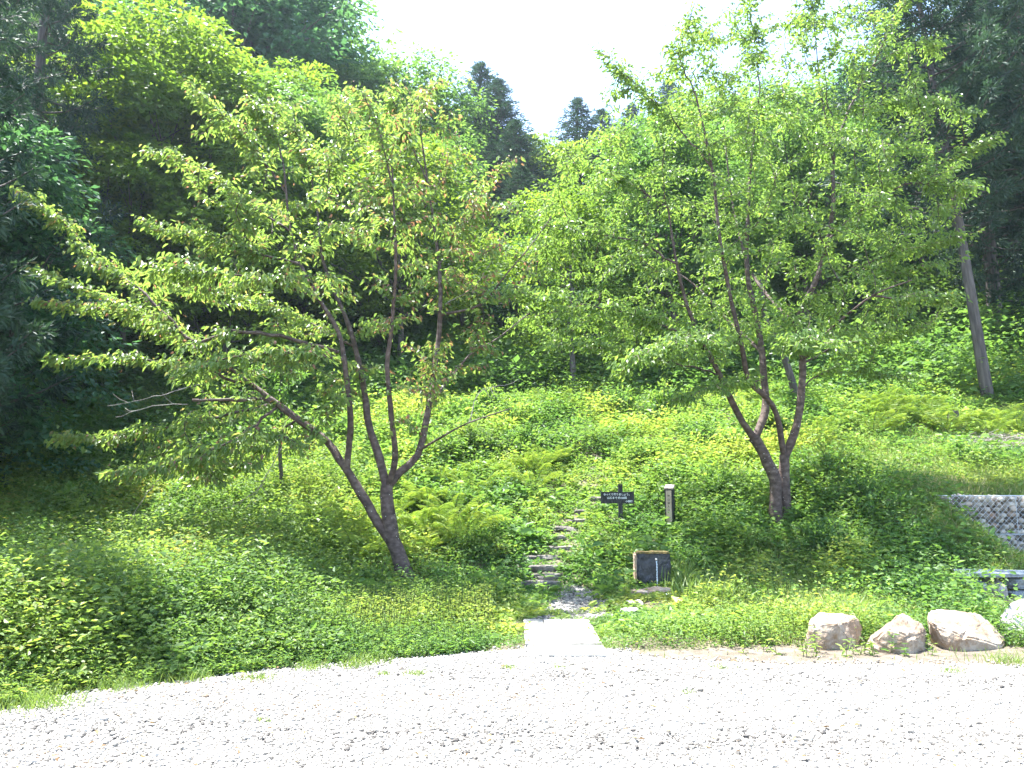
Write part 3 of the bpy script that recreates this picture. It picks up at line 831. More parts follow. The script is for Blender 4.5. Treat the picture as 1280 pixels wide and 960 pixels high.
sky_plant('mb', 75, 330, 21, 'green low-branched tree at the left edge below the cedar', group=BR)
sky_plant('ma', 370, 260, 29, 'fresh green tree behind the main limbs of the left cherry', group=BR)
sky_plant('mb', 480, 310, 29, 'green tree behind the right limbs of the left cherry', group=BR)
sky_plant('yb', 575, 340, 30, 'bright low tree at the forest edge right of the left cherry', group=BR)
sky_plant('yb', 712, 235, 25, 'young bright green tree with a slim trunk left of the large cherry', group=BR)
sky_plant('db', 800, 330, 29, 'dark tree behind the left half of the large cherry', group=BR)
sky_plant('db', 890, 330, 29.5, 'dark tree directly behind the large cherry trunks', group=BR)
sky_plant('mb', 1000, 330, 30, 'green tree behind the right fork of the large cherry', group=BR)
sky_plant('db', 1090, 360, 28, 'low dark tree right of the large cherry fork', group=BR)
sky_plant('mb', 1140, 330, 26, 'low shaded tree between the large cherry and the bare trunks', group=BR)
sky_plant('ma', 1110, 105, 48, 'hilltop tree under the pale blue sky patch at the right', group=BR)
sky_plant('mb', 1050, 110, 50, 'hilltop tree behind the top right of the large cherry', group=BR)
sky_plant('ma', 980, 110, 50, 'hilltop tree behind the upper crown of the large cherry', group=BR)
sky_plant('ma', 900, 120, 46, 'green hillside tree behind the upper left of the large cherry', group=BR)
sky_plant('mb', 800, 215, 44, 'green hillside tree at the left flank of the large cherry', group=BR)
sky_plant('yb', 1262, 400, 30, 'sunlit yellow-green bush-like tree right of the bare trunks', group=BR)
# fill: the forest behind, spaced
def fill():
    rng = random.Random(4)
    pts = []
    y = 27
    while y < 64:
        x = -.78 * y - 6
        while x < .78 * y + 6:
            xx = x + rng.uniform(-1.3, 1.3); yy = y + rng.uniform(-1.5, 1.5)
            px = 640 + 931 * xx / yy
            pts.append((xx, yy, px)); x += 5.6
        y += 6.2
    for xx, yy, px in pts:
        if 515 < px < 830 and yy < 52: lim = 330
        elif px < 310: lim = -250
        elif px < 400: lim = 20
        elif px < 560: lim = 165
        elif px < 670: lim = 260
        elif px < 800: lim = 250
        elif px < 1140: lim = 130
        else: lim = -100
        if 300 < px <= 420 and yy > 36: lim = 70
        if 690 < px < 840: lim = 260
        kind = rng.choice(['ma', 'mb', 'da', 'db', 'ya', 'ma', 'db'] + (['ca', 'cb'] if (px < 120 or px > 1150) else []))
        H = {'ya': 10, 'yb': 9, 'ma': 11, 'mb': 9.5, 'da': 11, 'db': 9, 'ca': 17, 'cb': 15}[kind]
        z = gz(xx, yy); top = P3(px, lim + rng.uniform(0, 50), yy)[2] - z
        s = min(rng.uniform(.85, 1.2), top / H)
        if 110 < px < 620 and yy < 42 and kind[0] in 'dm': kind = rng.choice(['ya', 'ma', 'yb', 'mb'])
        H = {'ya': 10, 'yb': 9, 'ma': 11, 'mb': 9.5, 'da': 11, 'db': 9, 'ca': 17, 'cb': 15}[kind]; s = min(s, top / H)
        if px < 110 and yy < 40: s = min(s, .8); kind = {'ca': 'ma', 'cb': 'mb'}.get(kind, kind)
        if s < .45: continue
        if kind[0] == 'c': lab = 'dark cedar standing within the hillside forest'
        elif kind[0] == 'd': lab = 'dark green broadleaf tree within the hillside forest'
        elif kind[0] == 'y': lab = 'yellow-green broadleaf tree within the hillside forest'
        else: lab = 'mid green broadleaf tree within the hillside forest'
        plant(kind, xx, yy, s, lab, group='trees making up the hillside forest', rz=rng.uniform(0, 6.28))
fill()

# slim bare trunks among the undergrowth
def thin_tree(pts, d, r, label, leafy=True):
    w = np.array([P3(a, b, d) for a, b in pts]); w[0, 2] = gz(w[0, 0], d) - .05
    root = empty('young_tree', (w[0, 0], d, w[0, 2] + .05), label, 'tree', 'slim young trees at the forest edge')
    loc = np.array(root.location); c = resample(w, .15)
    rr = np.linspace(r, r * .55, len(c))
    tubes_obj('trunk', [(c - loc, rr)], M['bark_c'], root, 8)
    rng = np.random.default_rng(int(pts[0][0]))
    ch, Pq, Dq, Nq = [], [], [], []
    for i in range(16):
        p0 = c[rng.integers(len(c) // 2, len(c))]; a = rng.random() * 6.28
        d_ = np.array([math.cos(a), math.sin(a), .35]); L = rng.uniform(.5, 1.1)
        q = np.array([p0 + d_ * L * u - [0, 0, .2 * L * u * u] for u in np.linspace(0, 1, 6)])
        ch.append((q - loc, np.linspace(.01, .003, 6)))
        n = 60; u = rng.random(n)
        p = p0 + d_ * L * u[:, None] - np.array([0, 0, .2 * L]) * (u * u)[:, None] + rng.normal(0, .07, (n, 3))
        Pq.append(p); Dq.append(d_ * .5 + rng.normal(0, .6, (n, 3)) - np.array([0, 0, .4])); Nq.append(np.array([0, 0, 1]) + rng.normal(0, .4, (n, 3)))
    ch.append((c - loc, np.full(len(c), r * .3)))
    tubes_obj('branches', ch, M['bark_b'], root, 4)
    P_ = np.concatenate(Pq); n = len(P_); L = .10 * rng.uniform(.6, 1.2, n)
    leaf_mesh('crown', P_ - loc, np.concatenate(Dq), np.concatenate(Nq), L, L * .5, rng.random(n) * .7, M['broad_b'], root, 'leaf')
thin_tree([(358, 690), (354, 640), (352, 600), (350, 560), (353, 500), (350, 450)], 14.5, .045, 'slim pale trunk behind the lower branches of the left cherry')
thin_tree([(716, 478), (716, 455), (714, 430), (712, 400), (716, 360)], 22.3, .10, 'slim dark trunk under the bright green young crown')
thin_tree([(1000, 500), (985, 460), (970, 425), (956, 395), (950, 350)], 19.0, .11, 'leaning grey trunk seen between the forks of the large cherry')

# ------------------------------------------------------------------ ground cover (stuff)
STEPS_PX = [(670, 730, 50), (681, 721, 32), (679, 711, 32), (677, 699, 44), (698, 686, 34), (696, 673, 20), (709, 662, 26), (722, 652, 22), (728, 641, 18), (744, 625, 16)]
step_pts = [(on_ground(a, b), w) for a, b, w in STEPS_PX]
SL0 = on_ground(650.5, 771, .05); SL1 = on_ground(731, 771, .05); SL2 = on_ground(764, 814, .05); SL3 = on_ground(662, 814, .05)
FEATURES = [(on_ground(775, 655), .28), (on_ground(838, 658), .3), (on_ground(815, 738), .5), (Lbase, .22), (Rbase, .2), (on_ground(820, 760), .35)]
BOULDERS_PX = [(1043, 812, 68), (1124, 816, 76), (1212, 813, 104), (1282, 800, 60)]
SPW = on_ground(818, 757)
def clear_mask(x, y):
    """1 where plants may grow, 0 where bare"""
    m = y > gravel_edge(x) + .02
    P = np.column_stack([x, y])
    m &= ~(in_path(P) & (vnoise(x * 5, y * 5) < .72))
    m &= ~((x > SL0[0] - .03) & (x < SL1[0] + .03) & (y > 6.9) & (y < SL0[1] + .03))
    for s, w in step_pts:
        hw = w / F * s[1] * .5
        m &= ~((np.abs(x - s[0]) < hw * .9) & (y > s[1] - .16) & (y < s[1] + .05))
    for a, b, w in BOULDERS_PX:
        p = on_ground(a, b); hw = w / F * p[1] * .5
        m &= ~((np.abs(x - p[0]) < hw * .9) & (y > p[1] - .05) & (y < p[1] + .4))
    m &= ~((x > 7.75) & (y > 12.3) & (y < 12.95))
    m &= ~((x > 6.0) & (y > 9.35) & (y < 10.55) & (x < 9))
    m &= ~((x > 5.6) & (y > 8.3) & (y < 9.4) & (vnoise(x * 9, y * 9) < .8))
    m &= ~((np.hypot((x - SPW[0]) / .30, (y - SPW[1]) / .45) < 1) & (vnoise(x * 20, y * 20) < .8))
    return m
def trail(x, y):
    """trampled line of the steps and path: low growth"""
    cx = np.interp(y, [8, 9.5, 11.2, 13, 16, 20], [.55, .75, .55, .95, 1.7, 2.6])
    return np.exp(-((x - cx) / .55) ** 2) * (y < 17)

def weeds(name, n, yr, xr, hfun, leaf_l, per, mat, seed, label, dens=None, kind='leaf', wid=.6, tint0=.15, tintr=.6, up=.5, tall=False, spread=.1, pw=1.0):
    rng = np.random.default_rng(seed)
    y = yr[0] + (yr[1] - yr[0]) * rng.random(n) ** pw; x = xr[0](y) + (xr[1](y) - xr[0](y)) * rng.random(n)
    k = clear_mask(x, y)
    if dens is not None: k &= rng.random(n) < dens(x, y)
    x, y = x[k], y[k]; n = len(x)
    z = ground_z(x, y); H = hfun(x, y) * rng.uniform(.55, 1.15, n)
    big = np.exp(rng.normal(0, .28, n)) * (.75 + .6 * vnoise(x * 2.2, y * 2.2))
    tn0 = tint0 + tintr * (2.3 * (fbm(x * .8 + 31, y * .8) - .34) + .35 * rng.random(n))
    u = np.tile((np.arange(per) + .6) / per, n).reshape(n, per) + rng.normal(0, .05, (n, per)); u = np.clip(u, .05, 1.05)
    a = rng.random((n, 1)) * 6.28 + np.arange(per)[None] * 2.4
    lean = rng.normal(0, .12, (n, 1, 2))
    base = np.stack([x, y, z], 1)[:, None, :] + np.concatenate([lean * (u * H[:, None])[..., None], (u * H[:, None])[..., None]], -1)
    base = base + rng.normal(0, 1, (n, per, 3)) * spread * np.array([1, 1, .25]) * (.3 + H[:, None, None])
    L = leaf_l * big[:, None] * rng.uniform(.6, 1.25, (n, per)) * (1.15 - .45 * u if tall else 1.0) * (np.sqrt(np.maximum(y, 8) / 11)[:, None] if not tall else 1)
    D = np.stack([np.cos(a), np.sin(a), up * rng.uniform(-.4, 1.2, (n, per))], -1) + rng.normal(0, .2, (n, per, 3))
    Nn = np.array([0, 0, 1.0]) + rng.normal(0, .38, (n, per, 3))
    tn = np.clip(tn0[:, None] + rng.normal(0, .12, (n, per)), 0, 1)
    L = L.ravel()
    o = leaf_mesh(name, base.reshape(-1, 3), D.reshape(-1, 3), Nn.reshape(-1, 3), L, L * wid, tn.ravel(), mat, None, kind)
    tag(o, label, kind='stuff')
    if tall:
        t = np.stack([x + lean[:, 0, 0] * H, y + lean[:, 0, 1] * H, z + H], 1); b = np.stack([x, y, z], 1)
        w = .0035
        V = np.stack([b + [w, 0, 0], b - [w, 0, 0], t - [w * .4, 0, 0], t + [w * .4, 0, 0], b + [0, w, 0], b - [0, w, 0], t - [0, w * .4, 0], t + [0, w * .4, 0]], 1)
        off = (np.arange(n) * 8)[:, None, None]
        s = np_mesh('stems', V.reshape(-1, 3), [(np.array([[0, 1, 2, 3], [4, 5, 6, 7]])[None] + off).reshape(-1, 4)], M['stem'], o)
        tag(s, kind='stuff')
    print(name, 'leaves', len(L))
    return o

fr = lambda y: .72 * y + .8
def feat(x, y):
    m = np.ones(len(x))
    for p, r in FEATURES:
        m *= ~((np.abs(x - p[0]) < .45) & (y > p[1] - 1.3) & (y < p[1] + .2))
    return m
def h_slope(x, y):
    b = .08 + .56 * smooth01((fbm(x * .55 + 3, y * .55) - .38) * 2.6) + .12 * smooth01((vnoise(x * 1.9, y * 1.9) - .55) * 3)
    b = b + .10 * smooth01((y - 13) / 5)
    b = b * (1 - .75 * trail(x, y))
    b = b * (1 - .8 * smooth01((x - 6.6) / .6) * (y > 10.5) * (y < 13.2))
    b = b * (1 - .6 * (x > 5.4) * (y > 7.6) * (y < 9.6))
    for (p, r) in FEATURES:
        b = b * (1 - .65 * np.exp(-((x - p[0]) ** 2 + (y - p[1] + .35) ** 2) / (.55 ** 2)))
    return b
def right_grass(x, y):
    """lawn-like bank above and left of the gabions"""
    return smooth01((x - 5.2 - .15 * (y - 13)) / 1.0) * smooth01((y - 11.4) / 1.0) * (1 - smooth01((y - 17.2 - 1.2 * (fbm(x, y) - .5)) / 1.0))
weeds('slope_weeds', 74000, (7.8, 26), (lambda y: -.62 * y, fr), h_slope, .062, 7, M['weed'], 41, 'leafy green weeds carpeting the slope and verge',
      dens=lambda x, y: (1 - .7 * right_grass(x, y)) * (1 - .55 * trail(x, y)) * (1 - .75 * smooth01((vnoise(x * 1.3 + 50, y * 1.3) - .72) * 6)) * (1 - .75 * in_dirt(np.column_stack([x, y]))) * np.clip(.45 + .09 * (y - 7), 0, 1), spread=.16)
weeds('slope_weeds_fine', 42000, (7.4, 17), (lambda y: -.3 * y - 1, fr), lambda x, y: h_slope(x, y) * .45 + .02, .032, 7, M['weed'], 42, 'small-leaved low weeds between the larger ones',
      dens=lambda x, y: (1 - .4 * right_grass(x, y)) * (1 - .8 * in_dirt(np.column_stack([x, y]))), tint0=.25, spread=.14)
# tall verge weeds along the gravel edge on the left
def verge_d(x, y):
    return ((y < gravel_edge(x) + 2.6) & (x < -.25)) * 1.0 * np.clip(.35 + fbm(x * 1.2, y * 1.2), 0, 1)
weeds('verge_weeds', 26000, (5.0, 11.5), (lambda y: -.78 * y - .4, lambda y: y * 0 - .1), lambda x, y: .12 + .24 * smooth01((y - gravel_edge(x)) / 1.2), .042, 13, M['weed'], 43,
      'upright stemmed weeds along the gravel edge', dens=verge_d, tall=True, wid=.34, tint0=.3, tintr=.6, spread=.02)
weeds('boulder_weeds', 2600, (7.0, 9.8), (lambda y: y * 0 + 1.0, fr), lambda x, y: (.10 + .22 * fbm(x * 1.5, y * 1.5)) * (1 - .5 * (x > 5.2) * (y > 7.7)), .05, 12, M['weed'], 44,
      'upright stemmed weeds growing around the boulders', dens=lambda x, y: (1 - .8 * in_dirt(np.column_stack([x, y]))) * .8 * smooth01((x - 1.6)), tall=True, wid=.34, tint0=.3, spread=.02)
# bramble mass at the left
def h_br(x, y):
    return .2 + .72 * smooth01((-x - 1.2) / 2.4) * smooth01((y - gravel_edge(x) - .2) / 1.6) * (.45 + .9 * fbm(x * .7, y * .7 + 8))
def br_d(x, y):
    return smooth01((-x - 1.6 - .2 * (y - 9)) / 1.0) * (y > gravel_edge(x) + .3)
weeds('bramble', 52000, (6.0, 17), (lambda y: -.78 * y - .5, lambda y: y * 0 - 1.2), h_br, .052, 11, M['bramble'], 45, 'tangled bramble undergrowth with small bright leaves on the left', dens=br_d, spread=.16, tintr=.6, tint0=.1)
weeds('tall_slope_plants', 3800, (9.5, 24), (lambda y: -.55 * y, fr), lambda x, y: .3 + .35 * vnoise(x * .8, y * .8), .085, 15, M['weed'], 49, 'scattered taller leafy stems standing above the slope weeds',
      dens=lambda x, y: smooth01((fbm(x * .7 + 60, y * .7) - .4) * 4) * (1 - trail(x, y)) * (1 - right_grass(x, y)) * feat(x, y), tall=True, wid=.42, tint0=.15, tintr=.7, spread=.03)
weeds('mugwort_patches', 5200, (9.0, 25), (lambda y: -.55 * y, fr), lambda x, y: .22 + .3 * vnoise(x * .8 + 9, y * .8), .12, 9, M['broad_b'], 50, 'darker broad-leaved plants in patches on the slope',
      dens=lambda x, y: smooth01((fbm(x * .6 + 90, y * .6) - .52) * 7) * (1 - trail(x, y)) * (1 - right_grass(x, y)) * feat(x, y), wid=.6, spread=.14)
# taller understorey at the forest edge and on the hillside
weeds('forest_undergrowth', 34000, (17, 60), (lambda y: -.78 * y - 3, lambda y: .8 * y + 3), lambda x, y: .5 + .9 * fbm(x * .4, y * .4), .10, 9, M['broad_b'], 46,
      'shaded leafy undergrowth on the forest floor', dens=lambda x, y: smooth01((y - (22.5 + 1.2 * fbm(x * .5, y * .1) - 3.5 * smooth01((x - 5.5) / 3) - 6 * smooth01((-x - 2) / 3))) / 1.0), spread=.22, kind='quad', pw=1.6)
weeds('forest_edge_bushes', 15000, (19.5, 31), (lambda y: -.75 * y - 2, lambda y: .78 * y + 2), lambda x, y: .4 + 1.3 * smooth01((fbm(x * .45, y * .45) - .3) * 2.2) * smooth01((y - 20) / 3), .12, 13, M['broad_b'], 48,
      'leafy bushes along the forest edge at the top of the slope', dens=lambda x, y: smooth01((y - 20.5 - 2 * fbm(x * .3, y * .1)) / 1.5), spread=.24, kind='quad', pw=1.2)
# dense growth at the foot of the right cherry
weeds('cherry_foot_weeds', 9000, (11.0, 16), (lambda y: y * 0 + 2.2, lambda y: y * 0 + 8.2), lambda x, y: .15 + .3 * np.exp(-((x - 6.2) / 1.2) ** 2), .07, 8, M['weed'], 47,
      'taller leafy weeds around the foot of the large cherry', dens=lambda x, y: np.exp(-((x - 5.0) / 1.6) ** 2 - ((y - 12.8) / 1.7) ** 2), tint0=.05, tintr=.5, spread=.18)

def grass(name, n, yr, xr, hfun, seed, label, dens, dry=None, w=.006, pw=1.0):
    rng = np.random.default_rng(seed)
    y = yr[0] + (yr[1] - yr[0]) * rng.random(n) ** pw; x = xr[0](y) + (xr[1](y) - xr[0](y)) * rng.random(n)
    k = clear_mask(x, y) & (rng.random(n) < dens(x, y)); x, y = x[k], y[k]; n = len(x)
    z = ground_z(x, y) - .01
    D = np.stack([rng.normal(0, .35, n), rng.normal(0, .35, n), np.ones(n)], 1)
    L = hfun(x, y) * rng.uniform(.5, 1.25, n)
    tn = np.clip(.2 + .6 * rng.random(n), 0, .85)
    if dry is not None:
        q = rng.random(n) < dry(x, y); tn[q] = rng.uniform(.88, 1, q.sum())
    a = rng.random(n) * 6.28
    o = leaf_mesh(name, np.stack([x, y, z], 1), D, np.stack([np.cos(a), np.sin(a), np.zeros(n)], 1), L, np.full(n, w) * (1 + .06 * (y - 7)), tn, M['grass'], None, 'blade')
    return tag(o, label, kind='stuff')
def dryband(x, y):
    return .5 * np.exp(-((y - 13.5) / .3) ** 2) * smooth01((x - 6.6) / .6) * (1 - smooth01((x - 8) / 1)) + .08
grass('bank_grass', 120000, (11.2, 19.5), (lambda y: y * 0 + 3.5, lambda y: .72 * y + .5), lambda x, y: .10 + .09 * fbm(x, y), 51, 'short green grass on the bank by the gabion wall',
      right_grass, dry=dryband, w=.009)
grass('verge_grass', 60000, (6.9, 12.5), (lambda y: y * 0 - 1.2, lambda y: .72 * y + .5), lambda x, y: .07 + .17 * smooth01((x - 2) / 2) * smooth01((y - 7.8) / 1), 52, 'green grass around the boulders and beside the path',
      lambda x, y: np.clip((.25 + .65 * smooth01((x - 1.5) / 1.5)) * (1 - .93 * in_dirt(np.column_stack([x, y]))) * (1 - .5 * trail(x, y)), 0, 1), dry=lambda x, y: .10 + 0 * x, w=.008)
# long blades near the spring block
sp = on_ground(845, 745)
grass('spring_grass', 1500, (sp[1] - .9, sp[1] + 1.0), (lambda y: y * 0 + sp[0] - .12, lambda y: y * 0 + sp[0] + 1.0), lambda x, y: .30 + 0 * x, 53, 'long grass blades beside the spring stone', lambda x, y: np.exp(-((x - sp[0] - .35) / .35) ** 2) + 0 * y, w=.016)
# tufts on the gravel edge
def tufts():
    rng = np.random.default_rng(9)
    P, H = [], []
    for (a, b, s, n) in [(40, 884, .16, 520), (150, 862, .10, 260), (228, 852, .12, 300), (322, 852, .07, 140), (390, 838, .08, 160), (460, 830, .11, 260), (480, 846, .03, 60), (520, 846, .05, 90), (635, 838, .04, 60), (440, 836, .07, 150), (900, 838, .05, 40), (1190, 842, .05, 60), (1265, 830, .14, 260), (651, 775, .05, 90), (655, 792, .05, 110), (660, 806, .05, 100), (738, 780, .05, 110), (752, 796, .06, 130), (764, 812, .06, 120), (690, 770, .09, 90), (722, 769, .06, 70), (700, 838, .03, 30), (860, 870, .03, 25), (330, 905, .03, 25)]:
        c = on_ground(a, b)
        q = np.stack([c[0] + rng.normal(0, s, n), c[1] + rng.normal(0, s * .6, n)], 1); P.append(q); H.append(np.full(n, .03 + s * .55))
    P = np.concatenate(P); H = np.concatenate(H); n = len(P)
    D = np.stack([rng.normal(0, .5, n), rng.normal(0, .5, n), np.ones(n)], 1); a = rng.random(n) * 6.28
    o = leaf_mesh('grass_tufts', np.column_stack([P, np.full(n, .01)]), D, np.stack([np.cos(a), np.sin(a), np.zeros(n)], 1), H * rng.uniform(.5, 1.3, n), np.full(n, .005), .2 + .6 * rng.random(n), M['grass'], None, 'blade')
    tag(o, 'small green tufts at the edge of the gravel', kind='stuff')
tufts()

# ------------------------------------------------------------------ shrubs (things)
def shrub_proto(seed, mat, n=46, nl=46, ll=.07):
    rng = np.random.default_rng(seed); Ps, Ds, Ns, Tn, ch = [], [], [], [], []
    for i in range(n):
        a = rng.random() * 6.28; e = rng.uniform(.25, 1.4); L = rng.uniform(.55, 1.0)
        o = np.array([math.cos(a) * math.cos(e), math.sin(a) * math.cos(e), math.sin(e)])
        u = np.linspace(0, 1, 7)[:, None]; c = o * L * u + np.array([0, 0, -.28]) * L * u ** 2.5
        ch.append((c, np.linspace(.009, .003, 7)))
        t = .3 + .75 * rng.random((nl, 1)); p = o * L * t + np.array([0, 0, -.28]) * L * t ** 2.5 + rng.normal(0, .065, (nl, 3))
        Ps.append(p); Ds.append(o * .7 + rng.normal(0, .6, (nl, 3)) - np.array([0, 0, .2])); Ns.append(np.array([0, 0, 1.]) + o * .3 + rng.normal(0, .4, (nl, 3)))
        Tn.append(np.clip(rng.uniform(.2, .75) + rng.normal(0, .1, nl), 0, 1))
    P = np.concatenate(Ps); k = P[:, 2] > -.05; L = ll * rng.uniform(.6, 1.3, len(P))
    a_ = tubes_obj('branches', ch, M['bark_b'], None, 4)
    b_ = leaf_mesh('foliage', P[k], np.concatenate(Ds)[k], np.concatenate(Ns)[k], L[k], L[k] * .55, np.concatenate(Tn)[k], mat, None, 'leaf')
    return [a_, b_]
SHR = [shrub_proto(81, M['bramble']), shrub_proto(82, M['weed'], 40, 50, .08), shrub_proto(83, M['broad_b'], 44, 46, .085)]
shr_used = set()
def shrub(a, b, s, k, label):
    p = on_ground(a, b); r = empty('shrub', (p[0], p[1], p[2] - .02), label, 'shrub', 'leafy shrubs on the slope', random.uniform(0, 6.28)); r.scale = (s * 1.4, s * 1.4, s * 1.3)
    for o in SHR[k]:
        c = o if k not in shr_used else o.copy()
        if k in shr_used: C.objects.link(c)
        c.parent = r
    shr_used.add(k)
for a, b, s, k, lab in [
    (150, 790, .55, 0, 'small yellow-green shrub near the gravel at the left'),
    (235, 790, .6, 1, 'bright leafy mound in the sunlit verge left of centre'),
    (330, 790, .5, 0, 'small mound of bright leaves close to the gravel edge'),
    (85, 660, 1.1, 2, 'tall dark shrub at the foot of the left cedars'),
    (540, 575, .8, 1, 'bright shrub on the slope behind the right fork of the left cherry'),
    (610, 520, .9, 1, 'light shrub at the forest edge right of the left cherry crown'),
    (960, 540, .8, 1, 'bright shrub behind the twin trunks of the large cherry'),
    (262, 700, .85, 0, 'tall bright shrub crowning the sunlit bramble under the left boughs of the left cherry'),
    (330, 712, .8, 1, 'bright round shrub between the sunlit bramble and the fern clump'),
    (205, 728, .7, 0, 'low sunlit shrub at the edge of the shaded bramble'),
    (300, 745, .7, 0, 'small bright shrub low in the middle of the bramble'),
    (120, 720, .9, 2, 'shaded green shrub in the dark bramble near the left edge'),
    (60, 700, 1.0, 2, 'larger shaded shrub under the cedars at the left edge'),
    (30, 745, .9, 2, 'shaded shrub low at the left edge above the gravel'),
    (165, 690, .85, 2, 'shaded shrub where the dark bramble meets the forest'),
    (400, 620, .7, 2, 'dark shrub behind the fork of the left cherry'),
    (640, 535, .85, 1, 'light green shrub on the upper slope right of the left cherry'),
    (700, 508, .9, 1, 'leafy shrub at the top of the slope below the slim dark trunk'),
    (770, 515, .9, 2, 'green shrub at the top middle of the slope'),
    (830, 520, 1.0, 1, 'broad light green shrub left of the large cherry at the slope top'),
    (880, 560, .75, 2, 'shrub beside the left fork of the large cherry'),
    (740, 560, .6, 0, 'small light shrub on the open slope above the sign'),
    (1040, 605, .8, 1, 'leafy shrub right of the large cherry trunk'),
    (1085, 640, .7, 2, 'low shaded shrub on the bank left of the gabions'),
    (1030, 690, .6, 2, 'low dark shrub in the shade in front of the large cherry'),
    (470, 745, .55, 1, 'small leafy shrub at the foot of the left cherry, towards the gravel'),
    (380, 760, .6, 0, 'small bright shrub low in the verge below the fern clump'),
    (590, 560, .8, 0, 'yellowish shrub between the left cherry and the slope ferns'),
    (560, 640, .6, 2, 'darker small shrub right of the left cherry trunk'),
    (610, 690, .5, 1, 'low leafy shrub left of the stone steps'),
    (665, 560, .7, 2, 'darker green shrub in the middle of the open slope'),
    (800, 580, .65, 1, 'light shrub just above and behind the wooden post'),
    (900, 625, .7, 2, 'shaded shrub left of the large cherry trunk'),
    (240, 655, 1.0, 2, 'tall shaded shrub at the forest edge behind the sunlit bramble'),
    (420, 560, .9, 2, 'shaded shrub behind the left cherry limbs at the forest edge'),
    (925, 690, .5, 1, 'small shrub right of the spring stone')]:
    shrub(a, b, s, k, lab)

def litter():
    rng = np.random.default_rng(77); n = 420
    y = rng.uniform(3.2, 7.2, n); x = (rng.random(n) * 2 - 1) * (y * .72); k = y < gravel_edge(x) - .02; x, y = x[k], y[k]; n = len(x)
    D = np.stack([rng.normal(0, 1, n), rng.normal(0, 1, n), rng.normal(0, .15, n)], 1); N_ = np.stack([rng.normal(0, .25, n), rng.normal(0, .25, n), np.ones(n)], 1)
    L = rng.uniform(.02, .05, n)
    o = leaf_mesh('fallen_leaves', np.stack([x, y, np.full(n, .045)], 1), D, N_, L, L * .5, rng.random(n), M['litter'], None, 'leaf')
    tag(o, 'dry brown fallen leaves scattered on the gravel', kind='stuff')
M['litter'] = leaf_mat('dry_leaf', [(0, (.10, .06, .03)), (.5, (.2, .13, .07)), (1, (.28, .22, .11))], trans=.15, spec=.2, rough=.7)
litter()

# ------------------------------------------------------------------ ferns (things)
def fern_proto(seed, nf=11, L=.62):
    rng = np.random.default_rng(seed)
    P, D, N_, LL, Tn, ch = [], [], [], [], [], []
    for i in range(nf):
        a = i * 2 * PI / nf + rng.uniform(-.2, .2); o = np.array([math.cos(a), math.sin(a), 0]); ln = L * rng.uniform(.75, 1.15)
        lift = rng.uniform(1.05, 1.5)
        u = np.linspace(0, 1, 40)
        c = o * (ln * u)[:, None] * .85 + np.array([0, 0, 1.0]) * (ln * (lift * u - .62 * u ** 2.2))[:, None]
        ch.append((c[::5], np.linspace(.005, .002, 8)))
        t = norm(np.gradient(c, axis=0)); s = np.cross(t, [0, 0, 1.0]); s = norm(s)
        nrm = np.cross(s, t)
        for sg in (-1, 1):
            k = np.arange(6, 40)
            w = np.sin(PI * np.clip((u[k] - .08) / .95, 0, 1)) ** .7 * .15 * ln / L
            P.append(c[k]); D.append(s[k] * sg + t[k] * .35 - nrm[k] * .3 + rng.normal(0, .10, (len(k), 3))); N_.append(nrm[k] + rng.normal(0, .12, (len(k), 3)))
            LL.append(w); Tn.append(np.clip(.25 + .5 * rng.random(len(k)) + .1 * rng.random(), 0, 1))
    P = np.concatenate(P); LL = np.concatenate(LL)
    a_ = tubes_obj('stalks', ch, M['stem'], None, 4)
    b_ = leaf_mesh('fronds', P, np.concatenate(D), np.concatenate(N_), LL, .006 + LL * .045, np.concatenate(Tn), M['fern'], None, 'leaf')
    return [a_, b_]
FERN = [fern_proto(61), fern_proto(62, 9, .7), fern_proto(63, 13, .55)]
fern_used = set()
def fern(x, y, s, label, group, k):
    r = empty('fern', (x, y, gz(x, y)), label, 'fern', group, random.uniform(0, 6.28)); r.scale = (s, s, s)
    for o in FERN[k]:
        c = o if k not in fern_used else o.copy()
        if k in fern_used: C.objects.link(c)
        c.parent = r
    fern_used.add(k)
def fern_cluster(spots, label, group, s0):
    for i, (a, b) in enumerate(spots):
        p = on_ground(a + random.uniform(-16, 16), b + random.uniform(-9, 9)); fern(p[0], p[1], s0 * random.uniform(.6, 1.15), label, group, i % 3)
fern_cluster([(412, 662), (432, 690), (455, 668), (470, 700), (448, 715), (530, 640), (546, 665), (562, 690), (535, 700), (515, 668), (575, 665), (425, 715), (500, 650), (392, 700), (545, 640), (590, 690)], 'yellow-green fern beside the trunk of the left cherry', 'ferns around the left cherry', 1.25)
fern_cluster([(640, 605), (655, 590), (670, 600), (625, 618), (650, 612), (690, 585), (610, 605), (585, 615), (600, 590), (560, 610), (670, 580)], 'yellow fern in the sunny weeds above the stone steps', 'ferns on the slope above the steps', 1.05)
fern_cluster([(1062, 535), (1082, 528), (1100, 535), (1118, 525), (1135, 530), (1150, 540), (1095, 515), (1125, 512), (1170, 545), (1045, 545), (1020, 560), (1150, 520), (1078, 548), (1110, 545)], 'pale green fern in the row above the right grass bank', 'ferns above the grass bank', 1.25)
fern_cluster([(1255, 545), (1275, 540), (1236, 548), (1290, 552)], 'fern at the foot of the bare trunks by the earth patch', 'ferns by the earth patch', 1.1)
fern_cluster([(150, 640), (165, 650), (960, 520), (935, 505), (700, 520), (740, 505)], 'shaded fern at the dark forest edge', 'ferns at the forest edge', 1.1)

